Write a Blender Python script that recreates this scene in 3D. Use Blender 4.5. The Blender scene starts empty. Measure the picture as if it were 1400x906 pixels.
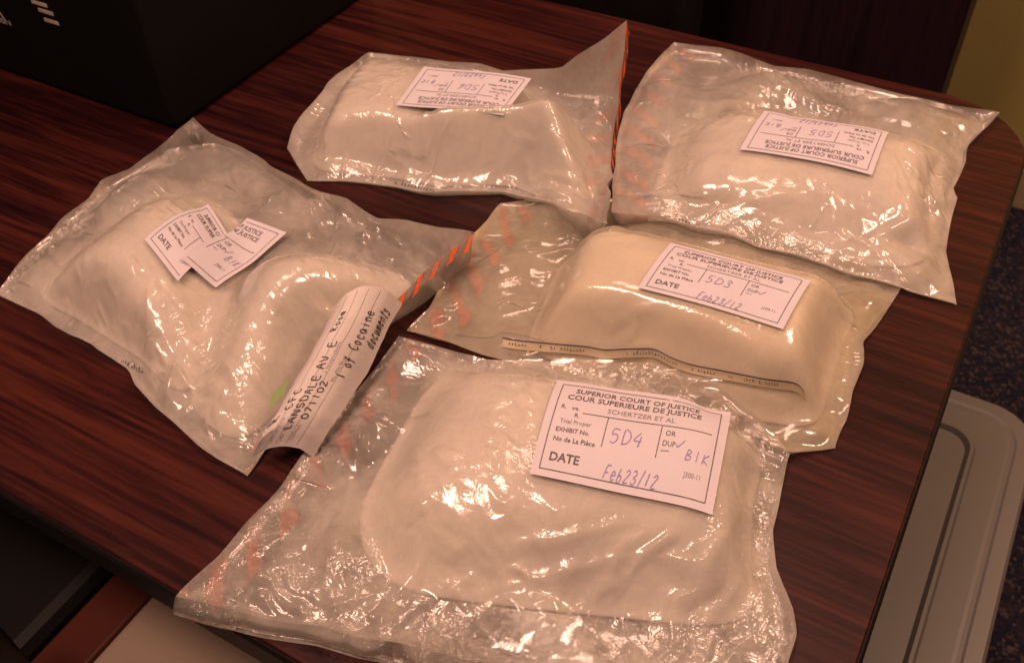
import bpy, bmesh, math, random
import numpy as np
from mathutils import Matrix, Vector
from mathutils.bvhtree import BVHTree

random.seed(7)
rng = np.random.default_rng(11)
S = bpy.context.scene
COL = S.collection
T = 0.74                       # height of the table top above the floor
HC = 0.50                      # the lens is half a metre above the table

# ------------------------------------------------------------------ camera
CX = np.array([0.86885, -0.33241, 0.36688])
CY = np.array([0.49417, 0.62703, -0.60219])
CZ = np.cross(CX, CY)
CAMR = np.stack([CX, CY, CZ])
F_PX, PX0, PY0 = 1309.0, 700.0, 453.0
cam = bpy.data.cameras.new('camera')
cam.sensor_width = 36.0
cam.lens = F_PX / 1400 * 36.0
cam.clip_start = 0.01
cam.clip_end = 50
cam.dof.use_dof = True
cam.dof.focus_distance = 0.60
cam.dof.aperture_fstop = 13.0
camo = bpy.data.objects.new('camera', cam)
COL.objects.link(camo)
m = Matrix.Identity(4)
for r in range(3):
    for c in range(3):
        m[r][c] = float(CAMR[r, c])
m[2][3] = T + HC
camo.matrix_world = m
S.camera = camo

# ------------------------------------------------------------------ light
W = bpy.data.worlds.new('World')
S.world = W
W.use_nodes = True
bg = W.node_tree.nodes['Background']
bg.inputs[0].default_value = (1.0, 0.62, 0.46, 1)
bg.inputs[1].default_value = 0.045

def lamp(name, loc, target, sx, sy, power, col=(1.0, 0.585, 0.43)):
    l = bpy.data.lights.new(name, 'AREA')
    l.shape = 'RECTANGLE'
    l.size, l.size_y = sx, sy
    l.energy = power
    l.color = col
    o = bpy.data.objects.new(name, l)
    COL.objects.link(o)
    o.location = loc
    o.rotation_euler = (Vector(target) - Vector(loc)).to_track_quat('-Z', 'Y').to_euler()
    return o
lamp('overhead_light', (-0.55, -0.25, T + 1.70), (-0.3, 0.5, T), 0.62, 0.30, 30)
lamp('overhead_light', (-0.45, 1.05, T + 1.75), (-0.3, 0.5, T), 0.62, 0.30, 12)
lamp('overhead_light', (0.80, 1.25, T + 1.60), (0.4, 1.6, T - 0.2), 0.60, 0.30, 29)  # unseen light added to lift the wall, carpet and tote lid

S.view_settings.view_transform = 'Standard'
S.view_settings.look = 'None'
S.view_settings.gamma = 1
S.view_settings.use_curve_mapping = False
S.view_settings.exposure = 0.0
S.cycles.transparent_max_bounces = 10
S.cycles.max_bounces = 6
S.cycles.use_adaptive_sampling = True
S.cycles.adaptive_threshold = 0.03
S.cycles.caustics_reflective = False
S.cycles.caustics_refractive = False

# ------------------------------------------------------------------ helpers
def ray(px, py):
    d = CAMR @ np.array([px - PX0, -(py - PY0), -F_PX])
    return d / np.linalg.norm(d)

def at(px, py, z=0.0):
    """point z metres above the table that is seen at a photo pixel"""
    d = ray(px, py)
    k = (z - HC) / d[2]
    return np.array([d[0] * k, d[1] * k, z])

def tag(o, label=None, cat=None, group=None, kind=None):
    if label: o['label'] = label
    if cat: o['category'] = cat
    if group: o['group'] = group
    if kind: o['kind'] = kind
    return o

def empty(name, loc=(0, 0, 0)):
    o = bpy.data.objects.new(name, None)
    o.empty_display_size = 0.05
    COL.objects.link(o)
    o.location = loc
    return o

def link(name, me, mat, parent=None, smooth=False):
    o = bpy.data.objects.new(name, me)
    COL.objects.link(o)
    if mat is not None:
        me.materials.append(mat)
    if smooth:
        me.polygons.foreach_set('use_smooth', np.ones(len(me.polygons), bool))
    if parent is not None:
        o.parent = parent
        o.matrix_parent_inverse = Matrix.Translation(-Vector(parent.location))
    return o

def mesh_from(verts, faces, name='m'):
    me = bpy.data.meshes.new(name)
    me.from_pydata([tuple(map(float, v)) for v in verts], [], [tuple(f) for f in faces])
    me.update()
    return me

def grid_mesh(P, uv=None, flip=False):
    n, k = P.shape[:2]
    idx = np.arange(n * k).reshape(n, k)
    q = np.stack([idx[:-1, :-1], idx[1:, :-1], idx[1:, 1:], idx[:-1, 1:]], -1).reshape(-1, 4)
    if flip: q = q[:, ::-1]
    me = bpy.data.meshes.new('grid')
    me.vertices.add(n * k)
    me.vertices.foreach_set('co', P.reshape(-1).astype(np.float32))
    me.loops.add(q.size)
    me.loops.foreach_set('vertex_index', q.reshape(-1).astype(np.int32))
    me.polygons.add(len(q))
    me.polygons.foreach_set('loop_start', np.arange(0, q.size, 4, dtype=np.int32))
    me.polygons.foreach_set('loop_total', np.full(len(q), 4, np.int32))
    if uv is not None:
        l = me.uv_layers.new(name='UVMap')
        l.data.foreach_set('uv', uv.reshape(-1, 2)[q.reshape(-1)].reshape(-1).astype(np.float32))
    me.update(calc_edges=True)
    me.validate()
    return me

def bm_box(bm, x0, x1, y0, y1, z0, z1):
    r = bmesh.ops.create_cube(bm, size=1)
    for v in r['verts']:
        v.co = Vector(((x0 + x1) / 2 + v.co.x * (x1 - x0), (y0 + y1) / 2 + v.co.y * (y1 - y0), (z0 + z1) / 2 + v.co.z * (z1 - z0)))
    return r['verts']

def box_obj(name, x0, x1, y0, y1, z0, z1, mat, parent=None, bevel=0.0, seg=2):
    bm = bmesh.new()
    bm_box(bm, x0, x1, y0, y1, z0, z1)
    if bevel:
        bmesh.ops.bevel(bm, geom=list(bm.edges), offset=bevel, segments=seg, affect='EDGES', profile=0.5)
    me = bpy.data.meshes.new(name)
    bm.to_mesh(me); bm.free()
    return link(name, me, mat, parent, smooth=False)

def rounded_rect(x0, x1, y0, y1, rad, seg=10, radii=None):
    radii = radii or (rad,) * 4
    pts = []
    for (cx, cy, a0, r) in ((x0, y0, 180, radii[0]), (x1, y0, 270, radii[1]), (x1, y1, 0, radii[2]), (x0, y1, 90, radii[3])):
        ccx = cx + r * (1 if cx == x0 else -1)
        ccy = cy + r * (1 if cy == y0 else -1)
        for k in range(seg + 1):
            a = math.radians(a0 + 90 * k / seg)
            pts.append((ccx + r * math.cos(a), ccy + r * math.sin(a)))
    return pts

def loft(loops, cap_first=False, cap_last=True):
    """loops: list of (pts2d, z) with equal counts"""
    V, Fc = [], []
    n = len(loops[0][0])
    for pts, z in loops:
        V += [(p[0], p[1], z) for p in pts]
    for l in range(len(loops) - 1):
        for k in range(n):
            a, b = l * n + k, l * n + (k + 1) % n
            Fc.append((a, b, b + n, a + n))
    if cap_last: Fc.append(tuple(range((len(loops) - 1) * n, len(loops) * n)))
    if cap_first: Fc.append(tuple(reversed(range(n))))
    return mesh_from(V, Fc)

# ------------------------------------------------------------------ materials
def new_mat(name):
    mt = bpy.data.materials.new(name)
    mt.use_nodes = True
    nt = mt.node_tree
    for n in list(nt.nodes): nt.nodes.remove(n)
    out = nt.nodes.new('ShaderNodeOutputMaterial')
    return mt, nt, out

def N(nt, typ, **kw):
    n = nt.nodes.new(typ)
    for k, v in kw.items():
        if k.startswith('i_'):
            key = k[2:]
            n.inputs[int(key) if key.isdigit() else key].default_value = v
        else:
            setattr(n, k, v)
    return n

def ramp(nt, stops):
    r = nt.nodes.new('ShaderNodeValToRGB')
    e = r.color_ramp.elements
    while len(e) < len(stops): e.new(0.5)
    for el, (p, c) in zip(e, stops):
        el.position = p
        el.color = (c[0], c[1], c[2], 1) if not isinstance(c, (int, float)) else (c, c, c, 1)
    return r

def noise(nt, vec, scale, detail=4, rough=0.55, dist=0.0):
    n = N(nt, 'ShaderNodeTexNoise')
    n.inputs['Scale'].default_value = scale
    n.inputs['Detail'].default_value = detail
    n.inputs['Roughness'].default_value = rough
    n.inputs['Distortion'].default_value = dist
    if vec is not None: nt.links.new(vec, n.inputs['Vector'])
    return n

def mapping(nt, scale, rot=(0, 0, 0), coord='Object'):
    tc = N(nt, 'ShaderNodeTexCoord')
    mp = N(nt, 'ShaderNodeMapping')
    mp.inputs['Scale'].default_value = scale
    mp.inputs['Rotation'].default_value = rot
    nt.links.new(tc.outputs[coord], mp.inputs['Vector'])
    return mp.outputs[0]

def simple(name, col, rough=0.5, spec=0.5, var=0.15, scale=30, bump=0.0, bscale=200, coat=0.0):
    mt, nt, out = new_mat(name)
    b = N(nt, 'ShaderNodeBsdfPrincipled')
    v = mapping(nt, (1, 1, 1))
    n = noise(nt, v, scale)
    lo = [c * (1 - var) for c in col]; hi = [min(1, c * (1 + var)) for c in col]
    r = ramp(nt, [(0.3, lo), (0.7, hi)])
    nt.links.new(n.outputs[0], r.inputs[0])
    nt.links.new(r.outputs[0], b.inputs['Base Color'])
    b.inputs['Roughness'].default_value = rough
    b.inputs['Specular IOR Level'].default_value = spec
    b.inputs['Coat Weight'].default_value = coat
    if bump:
        n2 = noise(nt, v, bscale, 3)
        bp = N(nt, 'ShaderNodeBump')
        bp.inputs['Strength'].default_value = bump
        bp.inputs['Distance'].default_value = 0.002
        nt.links.new(n2.outputs[0], bp.inputs['Height'])
        nt.links.new(bp.outputs[0], b.inputs['Normal'])
    nt.links.new(b.outputs[0], out.inputs[0])
    return mt

def wood_mat(name, dark, mid, light, axis='x', gloss=0.33, stretch=46):
    mt, nt, out = new_mat(name)
    b = N(nt, 'ShaderNodeBsdfPrincipled')
    sc = {'x': (2.6, stretch, stretch), 'z': (stretch, stretch, 2.6)}[axis]
    v = mapping(nt, sc)
    n1 = noise(nt, v, 1.0, 6, 0.66, 1.3)
    sc2 = tuple(c * 4.5 if c > 2 else c * 2.4 for c in sc)
    v2 = mapping(nt, sc2)
    n2 = noise(nt, v2, 1.0, 4, 0.6, 0.3)
    sc3 = {'x': (0.9, 5.5, 5.5), 'z': (5.5, 5.5, 0.9)}[axis]
    n3 = noise(nt, mapping(nt, sc3), 1.0, 3, 0.5, 1.0)
    mx = N(nt, 'ShaderNodeMath', operation='MULTIPLY_ADD'); mx.inputs[1].default_value = 0.5
    nt.links.new(n2.outputs[0], mx.inputs[0]); nt.links.new(n1.outputs[0], mx.inputs[2])
    mx2 = N(nt, 'ShaderNodeMath', operation='MULTIPLY_ADD'); mx2.inputs[1].default_value = 0.28
    nt.links.new(n3.outputs[0], mx2.inputs[0]); nt.links.new(mx.outputs[0], mx2.inputs[2])
    r = ramp(nt, [(0.0, dark), (0.42, mid), (1.0, light)])
    vp = mapping(nt, {'x': (9, 330, 330), 'z': (330, 330, 9)}[axis])
    n4 = noise(nt, vp, 1.0, 2, 0.5)
    mx3 = N(nt, 'ShaderNodeMath', operation='MULTIPLY_ADD'); mx3.inputs[1].default_value = 0.34
    nt.links.new(n4.outputs[0], mx3.inputs[0]); nt.links.new(mx2.outputs[0], mx3.inputs[2])
    rg = N(nt, 'ShaderNodeMapRange'); rg.inputs['From Min'].default_value = 0.78; rg.inputs['From Max'].default_value = 1.32
    nt.links.new(mx3.outputs[0], rg.inputs[0]); nt.links.new(rg.outputs[0], r.inputs[0])
    nt.links.new(r.outputs[0], b.inputs['Base Color'])
    b.inputs['Specular IOR Level'].default_value = 0.18
    rr = N(nt, 'ShaderNodeMapRange'); rr.inputs['To Min'].default_value = gloss - 0.05; rr.inputs['To Max'].default_value = gloss + 0.12
    nt.links.new(n2.outputs[0], rr.inputs[0]); nt.links.new(rr.outputs[0], b.inputs['Roughness'])
    bp = N(nt, 'ShaderNodeBump'); bp.inputs['Strength'].default_value = 0.12; bp.inputs['Distance'].default_value = 0.0008
    nt.links.new(n2.outputs[0], bp.inputs['Height']); nt.links.new(bp.outputs[0], b.inputs['Normal'])
    nt.links.new(b.outputs[0], out.inputs[0])
    return mt

def film_mat(name, lo=0.30, hi=0.62, tint=(0.80, 0.73, 0.64), seed=0.0, crink=0.3, frost=0.42):
    """thin polythene: clear, hazed by powder and handling, crinkled and shiny"""
    mt, nt, out = new_mat(name)
    tc = N(nt, 'ShaderNodeTexCoord')
    mp = N(nt, 'ShaderNodeMapping'); mp.inputs['Location'].default_value = (seed, seed * 1.7, seed * 0.3)
    nt.links.new(tc.outputs['Object'], mp.inputs[0])
    v = mp.outputs[0]
    n1 = noise(nt, v, 60, 9, 0.80, 0.5)
    n2 = noise(nt, v, 13, 3, 0.5, 0.6)
    ad = N(nt, 'ShaderNodeMath', operation='ADD'); nt.links.new(n1.outputs[0], ad.inputs[0]); nt.links.new(n2.outputs[0], ad.inputs[1])
    hz = N(nt, 'ShaderNodeMapRange'); hz.inputs['From Min'].default_value = 0.84; hz.inputs['From Max'].default_value = 1.16
    hz.inputs['To Min'].default_value = lo; hz.inputs['To Max'].default_value = hi
    nt.links.new(ad.outputs[0], hz.inputs[0])
    # crinkle relief
    c1 = N(nt, 'ShaderNodeTexVoronoi', feature='F1'); c1.inputs['Scale'].default_value = 150
    wv = noise(nt, v, 30, 3, 0.6)
    mv = N(nt, 'ShaderNodeMix', data_type='VECTOR'); mv.inputs[0].default_value = 0.10
    nt.links.new(v, mv.inputs[4]); nt.links.new(wv.outputs['Color'], mv.inputs[5])
    nt.links.new(mv.outputs[1], c1.inputs['Vector'])
    c2 = noise(nt, v, 260, 5, 0.65, 0.8)
    s1 = N(nt, 'ShaderNodeMath', operation='MULTIPLY_ADD'); s1.inputs[1].default_value = 0.5
    nt.links.new(c2.outputs[0], s1.inputs[0]); nt.links.new(c1.outputs['Distance'], s1.inputs[2])
    bp = N(nt, 'ShaderNodeBump'); bp.inputs['Distance'].default_value = 0.0016
    ms = noise(nt, v, 11, 2, 0.5)
    mk = N(nt, 'ShaderNodeMapRange'); mk.inputs['From Min'].default_value = 0.42; mk.inputs['From Max'].default_value = 0.62
    mk.inputs['To Min'].default_value = crink * 0.2; mk.inputs['To Max'].default_value = crink * 1.4
    nt.links.new(ms.outputs[0], mk.inputs[0]); nt.links.new(mk.outputs[0], bp.inputs['Strength'])
    nt.links.new(s1.outputs[0], bp.inputs['Height'])
    tr = N(nt, 'ShaderNodeBsdfTransparent'); tr.inputs[0].default_value = (0.98, 0.965, 0.94, 1)
    df = N(nt, 'ShaderNodeBsdfDiffuse'); df.inputs[0].default_value = (*tint, 1)
    tl = N(nt, 'ShaderNodeBsdfTranslucent'); tl.inputs[0].default_value = (*tint, 1)
    m1 = N(nt, 'ShaderNodeMixShader'); m1.inputs[0].default_value = 0.54
    nt.links.new(df.outputs[0], m1.inputs[1]); nt.links.new(tl.outputs[0], m1.inputs[2])
    m2 = N(nt, 'ShaderNodeMixShader')
    rf = N(nt, 'ShaderNodeBsdfRefraction'); rf.inputs['IOR'].default_value = 1.0; rf.inputs['Roughness'].default_value = 0.36; rf.inputs[0].default_value = (0.98, 0.965, 0.94, 1)
    mt_ = N(nt, 'ShaderNodeMixShader'); mt_.inputs[0].default_value = frost
    nt.links.new(tr.outputs[0], mt_.inputs[1]); nt.links.new(rf.outputs[0], mt_.inputs[2])
    nt.links.new(hz.outputs[0], m2.inputs[0]); nt.links.new(mt_.outputs[0], m2.inputs[1]); nt.links.new(m1.outputs[0], m2.inputs[2])
    gl = N(nt, 'ShaderNodeBsdfGlossy'); gl.inputs['Roughness'].default_value = 0.14; gl.inputs[0].default_value = (1, 1, 1, 1)
    nt.links.new(bp.outputs[0], gl.inputs['Normal'])
    fr = N(nt, 'ShaderNodeFresnel'); fr.inputs[0].default_value = 1.5
    fm0 = N(nt, 'ShaderNodeMath', operation='MULTIPLY'); fm0.inputs[1].default_value = 1.2
    nt.links.new(fr.outputs[0], fm0.inputs[0])
    fm = N(nt, 'ShaderNodeMath', operation='MINIMUM'); fm.inputs[1].default_value = 0.42
    nt.links.new(fm0.outputs[0], fm.inputs[0])
    m3 = N(nt, 'ShaderNodeMixShader')
    nt.links.new(fm.outputs[0], m3.inputs[0]); nt.links.new(m2.outputs[0], m3.inputs[1]); nt.links.new(gl.outputs[0], m3.inputs[2])
    nt.links.new(m3.outputs[0], out.inputs[0])
    return mt

def stripe_mat(name, fs=22.0, fw=30.0, amax=0.55):
    """tamper tape: slanted orange bars with thin black lines on clear film"""
    mt, nt, out = new_mat(name)
    uv = N(nt, 'ShaderNodeUVMap')
    sp = N(nt, 'ShaderNodeSeparateXYZ'); nt.links.new(uv.outputs[0], sp.inputs[0])
    a = N(nt, 'ShaderNodeMath', operation='MULTIPLY_ADD'); a.inputs[1].default_value = fs
    b = N(nt, 'ShaderNodeMath', operation='MULTIPLY'); b.inputs[1].default_value = fw
    nt.links.new(sp.outputs[0], b.inputs[0])
    nt.links.new(sp.outputs[1], a.inputs[0]); nt.links.new(b.outputs[0], a.inputs[2])   # metres
    n = noise(nt, uv.outputs[0], 60, 3)
    w = N(nt, 'ShaderNodeMath', operation='MULTIPLY_ADD'); w.inputs[1].default_value = 0.35
    nt.links.new(n.outputs[0], w.inputs[0]); nt.links.new(a.outputs[0], w.inputs[2])
    f = N(nt, 'ShaderNodeMath', operation='FRACT'); nt.links.new(w.outputs[0], f.inputs[0])
    r = ramp(nt, [(0.0, (0.74, 0.12, 0.018)), (0.42, (0.03, 0.02, 0.02)), (0.47, (0.45, 0.40, 0.34)), (0.96, (0.03, 0.02, 0.02))])
    r.color_ramp.interpolation = 'CONSTANT'
    al = ramp(nt, [(0.0, amax), (0.42, amax * 0.9), (0.47, 0.12), (0.96, amax * 0.9)]); al.color_ramp.interpolation = 'CONSTANT'
    nt.links.new(f.outputs[0], r.inputs[0]); nt.links.new(f.outputs[0], al.inputs[0])
    d = N(nt, 'ShaderNodeBsdfPrincipled'); d.inputs['Roughness'].default_value = 0.35
    nt.links.new(r.outputs[0], d.inputs['Base Color'])
    t = N(nt, 'ShaderNodeBsdfTransparent')
    wn = noise(nt, uv.outputs[0], 160, 4, 0.7); wr_ = ramp(nt, [(0.38, 0.35), (0.6, 1.0)]); nt.links.new(wn.outputs[0], wr_.inputs[0])
    wm = N(nt, 'ShaderNodeMath', operation='MULTIPLY'); nt.links.new(al.outputs[0], wm.inputs[0]); nt.links.new(wr_.outputs[0], wm.inputs[1])
    mx = N(nt, 'ShaderNodeMixShader'); nt.links.new(wm.outputs[0], mx.inputs[0])
    nt.links.new(t.outputs[0], mx.inputs[1]); nt.links.new(d.outputs[0], mx.inputs[2])
    nt.links.new(mx.outputs[0], out.inputs[0])
    return mt

def carpet_mat():
    mt, nt, out = new_mat('carpet')
    b = N(nt, 'ShaderNodeBsdfPrincipled'); b.inputs['Roughness'].default_value = 0.95; b.inputs['Specular IOR Level'].default_value = 0.1
    v = mapping(nt, (1, 1, 1))
    vo = N(nt, 'ShaderNodeTexVoronoi'); vo.inputs['Scale'].default_value = 230
    nt.links.new(v, vo.inputs['Vector'])
    sp = N(nt, 'ShaderNodeSeparateColor'); nt.links.new(vo.outputs['Color'], sp.inputs[0])
    r = ramp(nt, [(0.0, (0.006, 0.008, 0.016)), (0.35, (0.011, 0.013, 0.028)), (0.66, (0.030, 0.020, 0.022)), (0.80, (0.010, 0.014, 0.030)), (0.94, (0.075, 0.050, 0.048))])
    nt.links.new(sp.outputs[0], r.inputs[0])
    nt.links.new(r.outputs[0], b.inputs['Base Color'])
    bp = N(nt, 'ShaderNodeBump'); bp.inputs['Strength'].default_value = 0.8; bp.inputs['Distance'].default_value = 0.004
    nt.links.new(sp.outputs[1], bp.inputs['Height']); nt.links.new(bp.outputs[0], b.inputs['Normal'])
    nt.links.new(b.outputs[0], out.inputs[0])
    return mt

M = dict(
    wood=wood_mat('mahogany_laminate', (0.0045, 0.0013, 0.0030), (0.021, 0.0042, 0.0045), (0.066, 0.0145, 0.0092)),
    panel=wood_mat('dark_wood_panel', (0.007, 0.003, 0.0065), (0.016, 0.006, 0.011), (0.028, 0.010, 0.016), axis='z', gloss=0.5, stretch=40),
    trim=simple('brown_wood_rail', (0.075, 0.020, 0.014), 0.25, var=0.25, scale=8),
    seat=simple('beige_vinyl', (0.30, 0.225, 0.17), 0.55, var=0.06, scale=14, bump=0.15, bscale=500),
    edge=simple('black_edge_band', (0.006, 0.005, 0.005), 0.5, spec=0.2),
    black=simple('black_case', (0.004, 0.004, 0.004), 0.62, spec=0.12, bump=0.2, bscale=900),
    chairblack=simple('black_leather', (0.010, 0.008, 0.009), 0.38, spec=0.4, bump=0.4, bscale=160),
    steel=simple('dull_steel', (0.25, 0.24, 0.22), 0.4),
    lid=simple('grey_plastic', (0.12, 0.114, 0.105), 0.42, var=0.05, scale=6, bump=0.08, bscale=700),
    tote=simple('grey_plastic_body', (0.13, 0.115, 0.10), 0.45, var=0.05),
    wall=simple('tan_wall', (0.52, 0.42, 0.13), 0.85, var=0.06, scale=3, bump=0.12, bscale=260),
    skirt=simple('skirting', (0.42, 0.31, 0.17), 0.6, var=0.06),
    carpet=carpet_mat(),
    powder=simple('white_powder', (0.86, 0.82, 0.77), 0.8, spec=0.25, var=0.05, scale=22, bump=0.35, bscale=90),
    powder_cream=simple('cream_powder', (0.83, 0.76, 0.65), 0.75, spec=0.25, var=0.06, scale=20, bump=0.3, bscale=80),
    paper=simple('white_label_paper', (0.56, 0.53, 0.58), 0.72, spec=0.3, var=0.025, scale=40, bump=0.08, bscale=600),
    form=simple('form_paper', (0.56, 0.51, 0.49), 0.75, spec=0.25, var=0.05, scale=30, bump=0.1, bscale=500),
    print=simple('black_print', (0.13, 0.11, 0.12), 0.7, spec=0.2, var=0.35, scale=300),
    greyprint=simple('grey_print', (0.24, 0.21, 0.22), 0.7, spec=0.2, var=0.25, scale=300),
    ink=simple('violet_ink', (0.24, 0.19, 0.40), 0.6, var=0.3, scale=300),
    pen=simple('black_pen', (0.035, 0.03, 0.035), 0.6, var=0.3, scale=300),
    navy=simple('navy_print', (0.022, 0.022, 0.06), 0.6, var=0.3, scale=200),
    green=simple('green_tape', (0.16, 0.23, 0.07), 0.5, var=0.1),
    casetext=simple('pale_case_print', (0.42, 0.36, 0.30), 0.6, var=0.2, scale=100),
    stripe=stripe_mat('tamper_tape', 30.0, 36.0), flap=stripe_mat('tamper_tape_edge', 80.0, 110.0, 0.9),
    strip=simple('printed_strip', (0.36, 0.29, 0.18), 0.5, var=0.15, scale=40),
)

# ------------------------------------------------------------------ the setting
def sheet(name, x0, x1, y0, y1, z, mat):
    return tag(link(name, mesh_from([(x0, y0, z), (x1, y0, z), (x1, y1, z), (x0, y1, z)], [(0, 1, 2, 3)]), mat), kind='structure')
sheet('floor', -6, 4, -3, 1.86, 0, M['carpet'])
wl = box_obj('wall', -6, 4, 1.855, 1.95, 0, 2.6, M['wall']); tag(wl, kind='structure')
box_obj('skirting_board', -6, 4, 1.842, 1.8548, 0.0, 0.09, M['skirt'], wl, 0.003)

# table ------------------------------------------------------------
TX0, TX1, TY0, TY1 = -1.75, 0.033, 0.1445, 0.897
tab = tag(empty('table', ((TX0 + TX1) / 2, (TY0 + TY1) / 2, 0)), 'dark mahogany laminate table carrying the five plastic bags', 'table')
rr_ = lambda d: rounded_rect(TX0 + d, TX1 - d, TY0 + d, TY1 - d, 0, 12, (0.03 - d, 0.03 - d, 0.085 - d, 0.03 - d))
link('table_top', loft([(rr_(0.001), T - 0.021), (rr_(0.001), T - 0.0012), (rr_(0.0022), T)], True, True), M['wood'], tab)
link('edge_band', loft([(rr_(0.004), T - 0.0285), (rr_(-0.0015), T - 0.026), (rr_(-0.0015), T - 0.004), (rr_(0.0005), T - 0.0018)], True, True), M['edge'], tab)
for x in (TX0 + 0.12, TX1 - 0.30):
    for y in (TY0 + 0.15, TY1 - 0.09):
        box_obj('leg', x, x + 0.045, y, y + 0.045, 0, T - 0.0285, M['edge'], tab, 0.003)

# black case, top left ----------------------------------------------
bx, by = -0.6715, 0.5075
case = tag(empty('black_case', (bx - 0.22, by + 0.16, T)), 'tall black case with faint pale print standing on the table', 'case')
box_obj('body', bx - 0.44, bx, by, by + 0.32, T + 0.0005, T + 0.36, M['black'], case, 0.006, 3)
for (x0, x1, z, h) in ((-0.816, -0.795, 0.0985, 0.0035), (-0.8105, -0.7905, 0.0915, 0.0035), (-0.8075, -0.788, 0.0825, 0.0035)):
    box_obj('printed_bar', x0, x1, by - 0.0006, by - 0.0001, T + z - h / 2, T + z + h / 2, M['casetext'], case)

# ------------------------------------------------------------------ text tools
def text_tris(s, bold=0.0, shear=0.0):
    cu = bpy.data.curves.new('t', 'FONT')
    cu.body = s; cu.size = 1.0; cu.offset = bold; cu.shear = shear
    cu.resolution_u = 2
    o = bpy.data.objects.new('t', cu)
    COL.objects.link(o)
    bpy.context.view_layer.update()
    me = bpy.data.meshes.new_from_object(o.evaluated_get(bpy.context.evaluated_depsgraph_get()))
    bpy.data.objects.remove(o); bpy.data.curves.remove(cu)
    bm = bmesh.new(); bm.from_mesh(me); bpy.data.meshes.remove(me)
    bmesh.ops.triangulate(bm, faces=bm.faces)
    V = np.array([v.co[:2] for v in bm.verts]); Fc = [tuple(v.index for v in f.verts) for f in bm.faces]
    bm.free()
    V[:, 0] -= V[:, 0].min()
    V[:, 1] -= 0.0
    V[:, 0] /= max(V[:, 0].max(), 1e-6)
    return V, Fc            # x 0..1 ; y: cap height about 0.7

GLY = {  # hand strokes on a 0..1 by 0..1 cell
 'S': [[(.9, .85), (.55, 1), (.15, .85), (.2, .6), (.75, .42), (.85, .15), (.45, 0), (.05, .1)]],
 'D': [[(.15, 0), (.15, 1), (.6, .9), (.9, .55), (.75, .15), (.1, 0)]],
 '4': [[(.55, 1), (.1, .4), (.9, .42)], [(.7, .75), (.65, 0)]],
 '3': [[(.15, .9), (.6, 1), (.8, .75), (.4, .52), (.85, .3), (.55, 0), (.1, .1)]],
 '5': [[(.85, 1), (.25, 1), (.2, .58), (.65, .6), (.85, .3), (.5, 0), (.1, .1)]],
 '6': [[(.75, 1), (.3, .6), (.15, .25), (.45, 0), (.8, .2), (.6, .45), (.2, .3)]],
 '1': [[(.45, 1), (.4, 0)]], '7': [[(.1, .95), (.85, 1), (.35, 0)]],
 '2': [[(.1, .8), (.45, 1), (.8, .75), (.1, 0), (.9, .05)]],
 '0': [[(.5, 1), (.12, .6), (.3, .05), (.75, .1), (.88, .6), (.5, 1)]],
 '/': [[(.8, 1.15), (.15, -.2)]], 'v': [[(.0, .45), (.3, .1), (1, 1)]], '.': [[(.4, .05), (.5, 0)]],
 'F': [[(.2, 0), (.25, 1), (.95, 1)], [(.22, .5), (.75, .55)]],
 'e': [[(.1, .35), (.8, .4), (.5, .68), (.12, .35), (.4, .02), (.85, .12)]],
 'b': [[(.2, 1), (.15, .05), (.6, 0), (.8, .3), (.5, .5), (.18, .3)]],
 'B': [[(.15, 0), (.2, 1), (.65, .9), (.6, .6), (.2, .52), (.8, .35), (.65, .02), (.1, 0)]],
 'I': [[(.5, 1), (.45, 0)]], 'K': [[(.15, 1), (.12, 0)], [(.85, 1), (.15, .45), (.9, 0)]],
 'L': [[(.2, 1), (.12, .05), (.85, 0)]], 'A': [[(.05, 0), (.5, 1), (.9, 0)], [(.2, .38), (.75, .4)]],
 'N': [[(.1, 0), (.15, 1), (.8, 0), (.88, 1)]], 'E': [[(.85, 1), (.2, .95), (.12, 0), (.85, .03)], [(.15, .5), (.7, .52)]],
 'V': [[(.1, 1), (.45, 0), (.9, 1)]], 'C': [[(.85, .85), (.5, 1), (.12, .5), (.45, 0), (.9, .15)]], 'O': [[(.5, 1), (.12, .5), (.45, 0), (.88, .45), (.5, 1)]],
 'R': [[(.15, 0), (.2, 1), (.75, .85), (.6, .55), (.2, .5), (.9, 0)]], 'M': [[(.08, 0), (.2, 1), (.5, .4), (.82, 1), (.92, 0)]],
 'U': [[(.15, 1), (.15, .2), (.5, 0), (.8, .25), (.85, 1)]], 'T': [[(.05, 1), (.95, 1)], [(.5, 1), (.45, 0)]],
 'o': [[(.5, .65), (.15, .35), (.45, 0), (.8, .3), (.5, .65)]], 'c': [[(.8, .55), (.45, .65), (.15, .3), (.45, 0), (.85, .1)]],
 'a': [[(.75, .6), (.3, .6), (.15, .2), (.5, .02), (.75, .5), (.85, 0)]], 'i': [[(.45, .6), (.5, 0)], [(.5, .85), (.52, .9)]],
 'n': [[(.15, .6), (.18, 0)], [(.18, .4), (.55, .65), (.75, .4), (.8, 0)]], 'f': [[(.8, .95), (.5, 1), (.4, -.1)], [(.1, .5), (.75, .55)]],
 'd': [[(.8, 1), (.78, 0)], [(.75, .5), (.35, .6), (.15, .25), (.45, 0), (.78, .2)]], 'u': [[(.15, .6), (.2, .1), (.55, 0), (.8, .6), (.85, 0)]],
 'm': [[(.08, .6), (.1, 0)], [(.1, .45), (.4, .65), (.48, 0)], [(.48, .45), (.8, .65), (.9, 0)]], 't': [[(.5, 1), (.45, .1), (.75, 0)], [(.15, .65), (.85, .68)]],
 's': [[(.8, .55), (.4, .65), (.2, .45), (.75, .2), (.5, 0), (.1, .08)]], 'r': [[(.2, .6), (.22, 0)], [(.22, .4), (.5, .62), (.8, .55)]], 'l': [[(.45, 1), (.5, 0)]],
}

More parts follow.
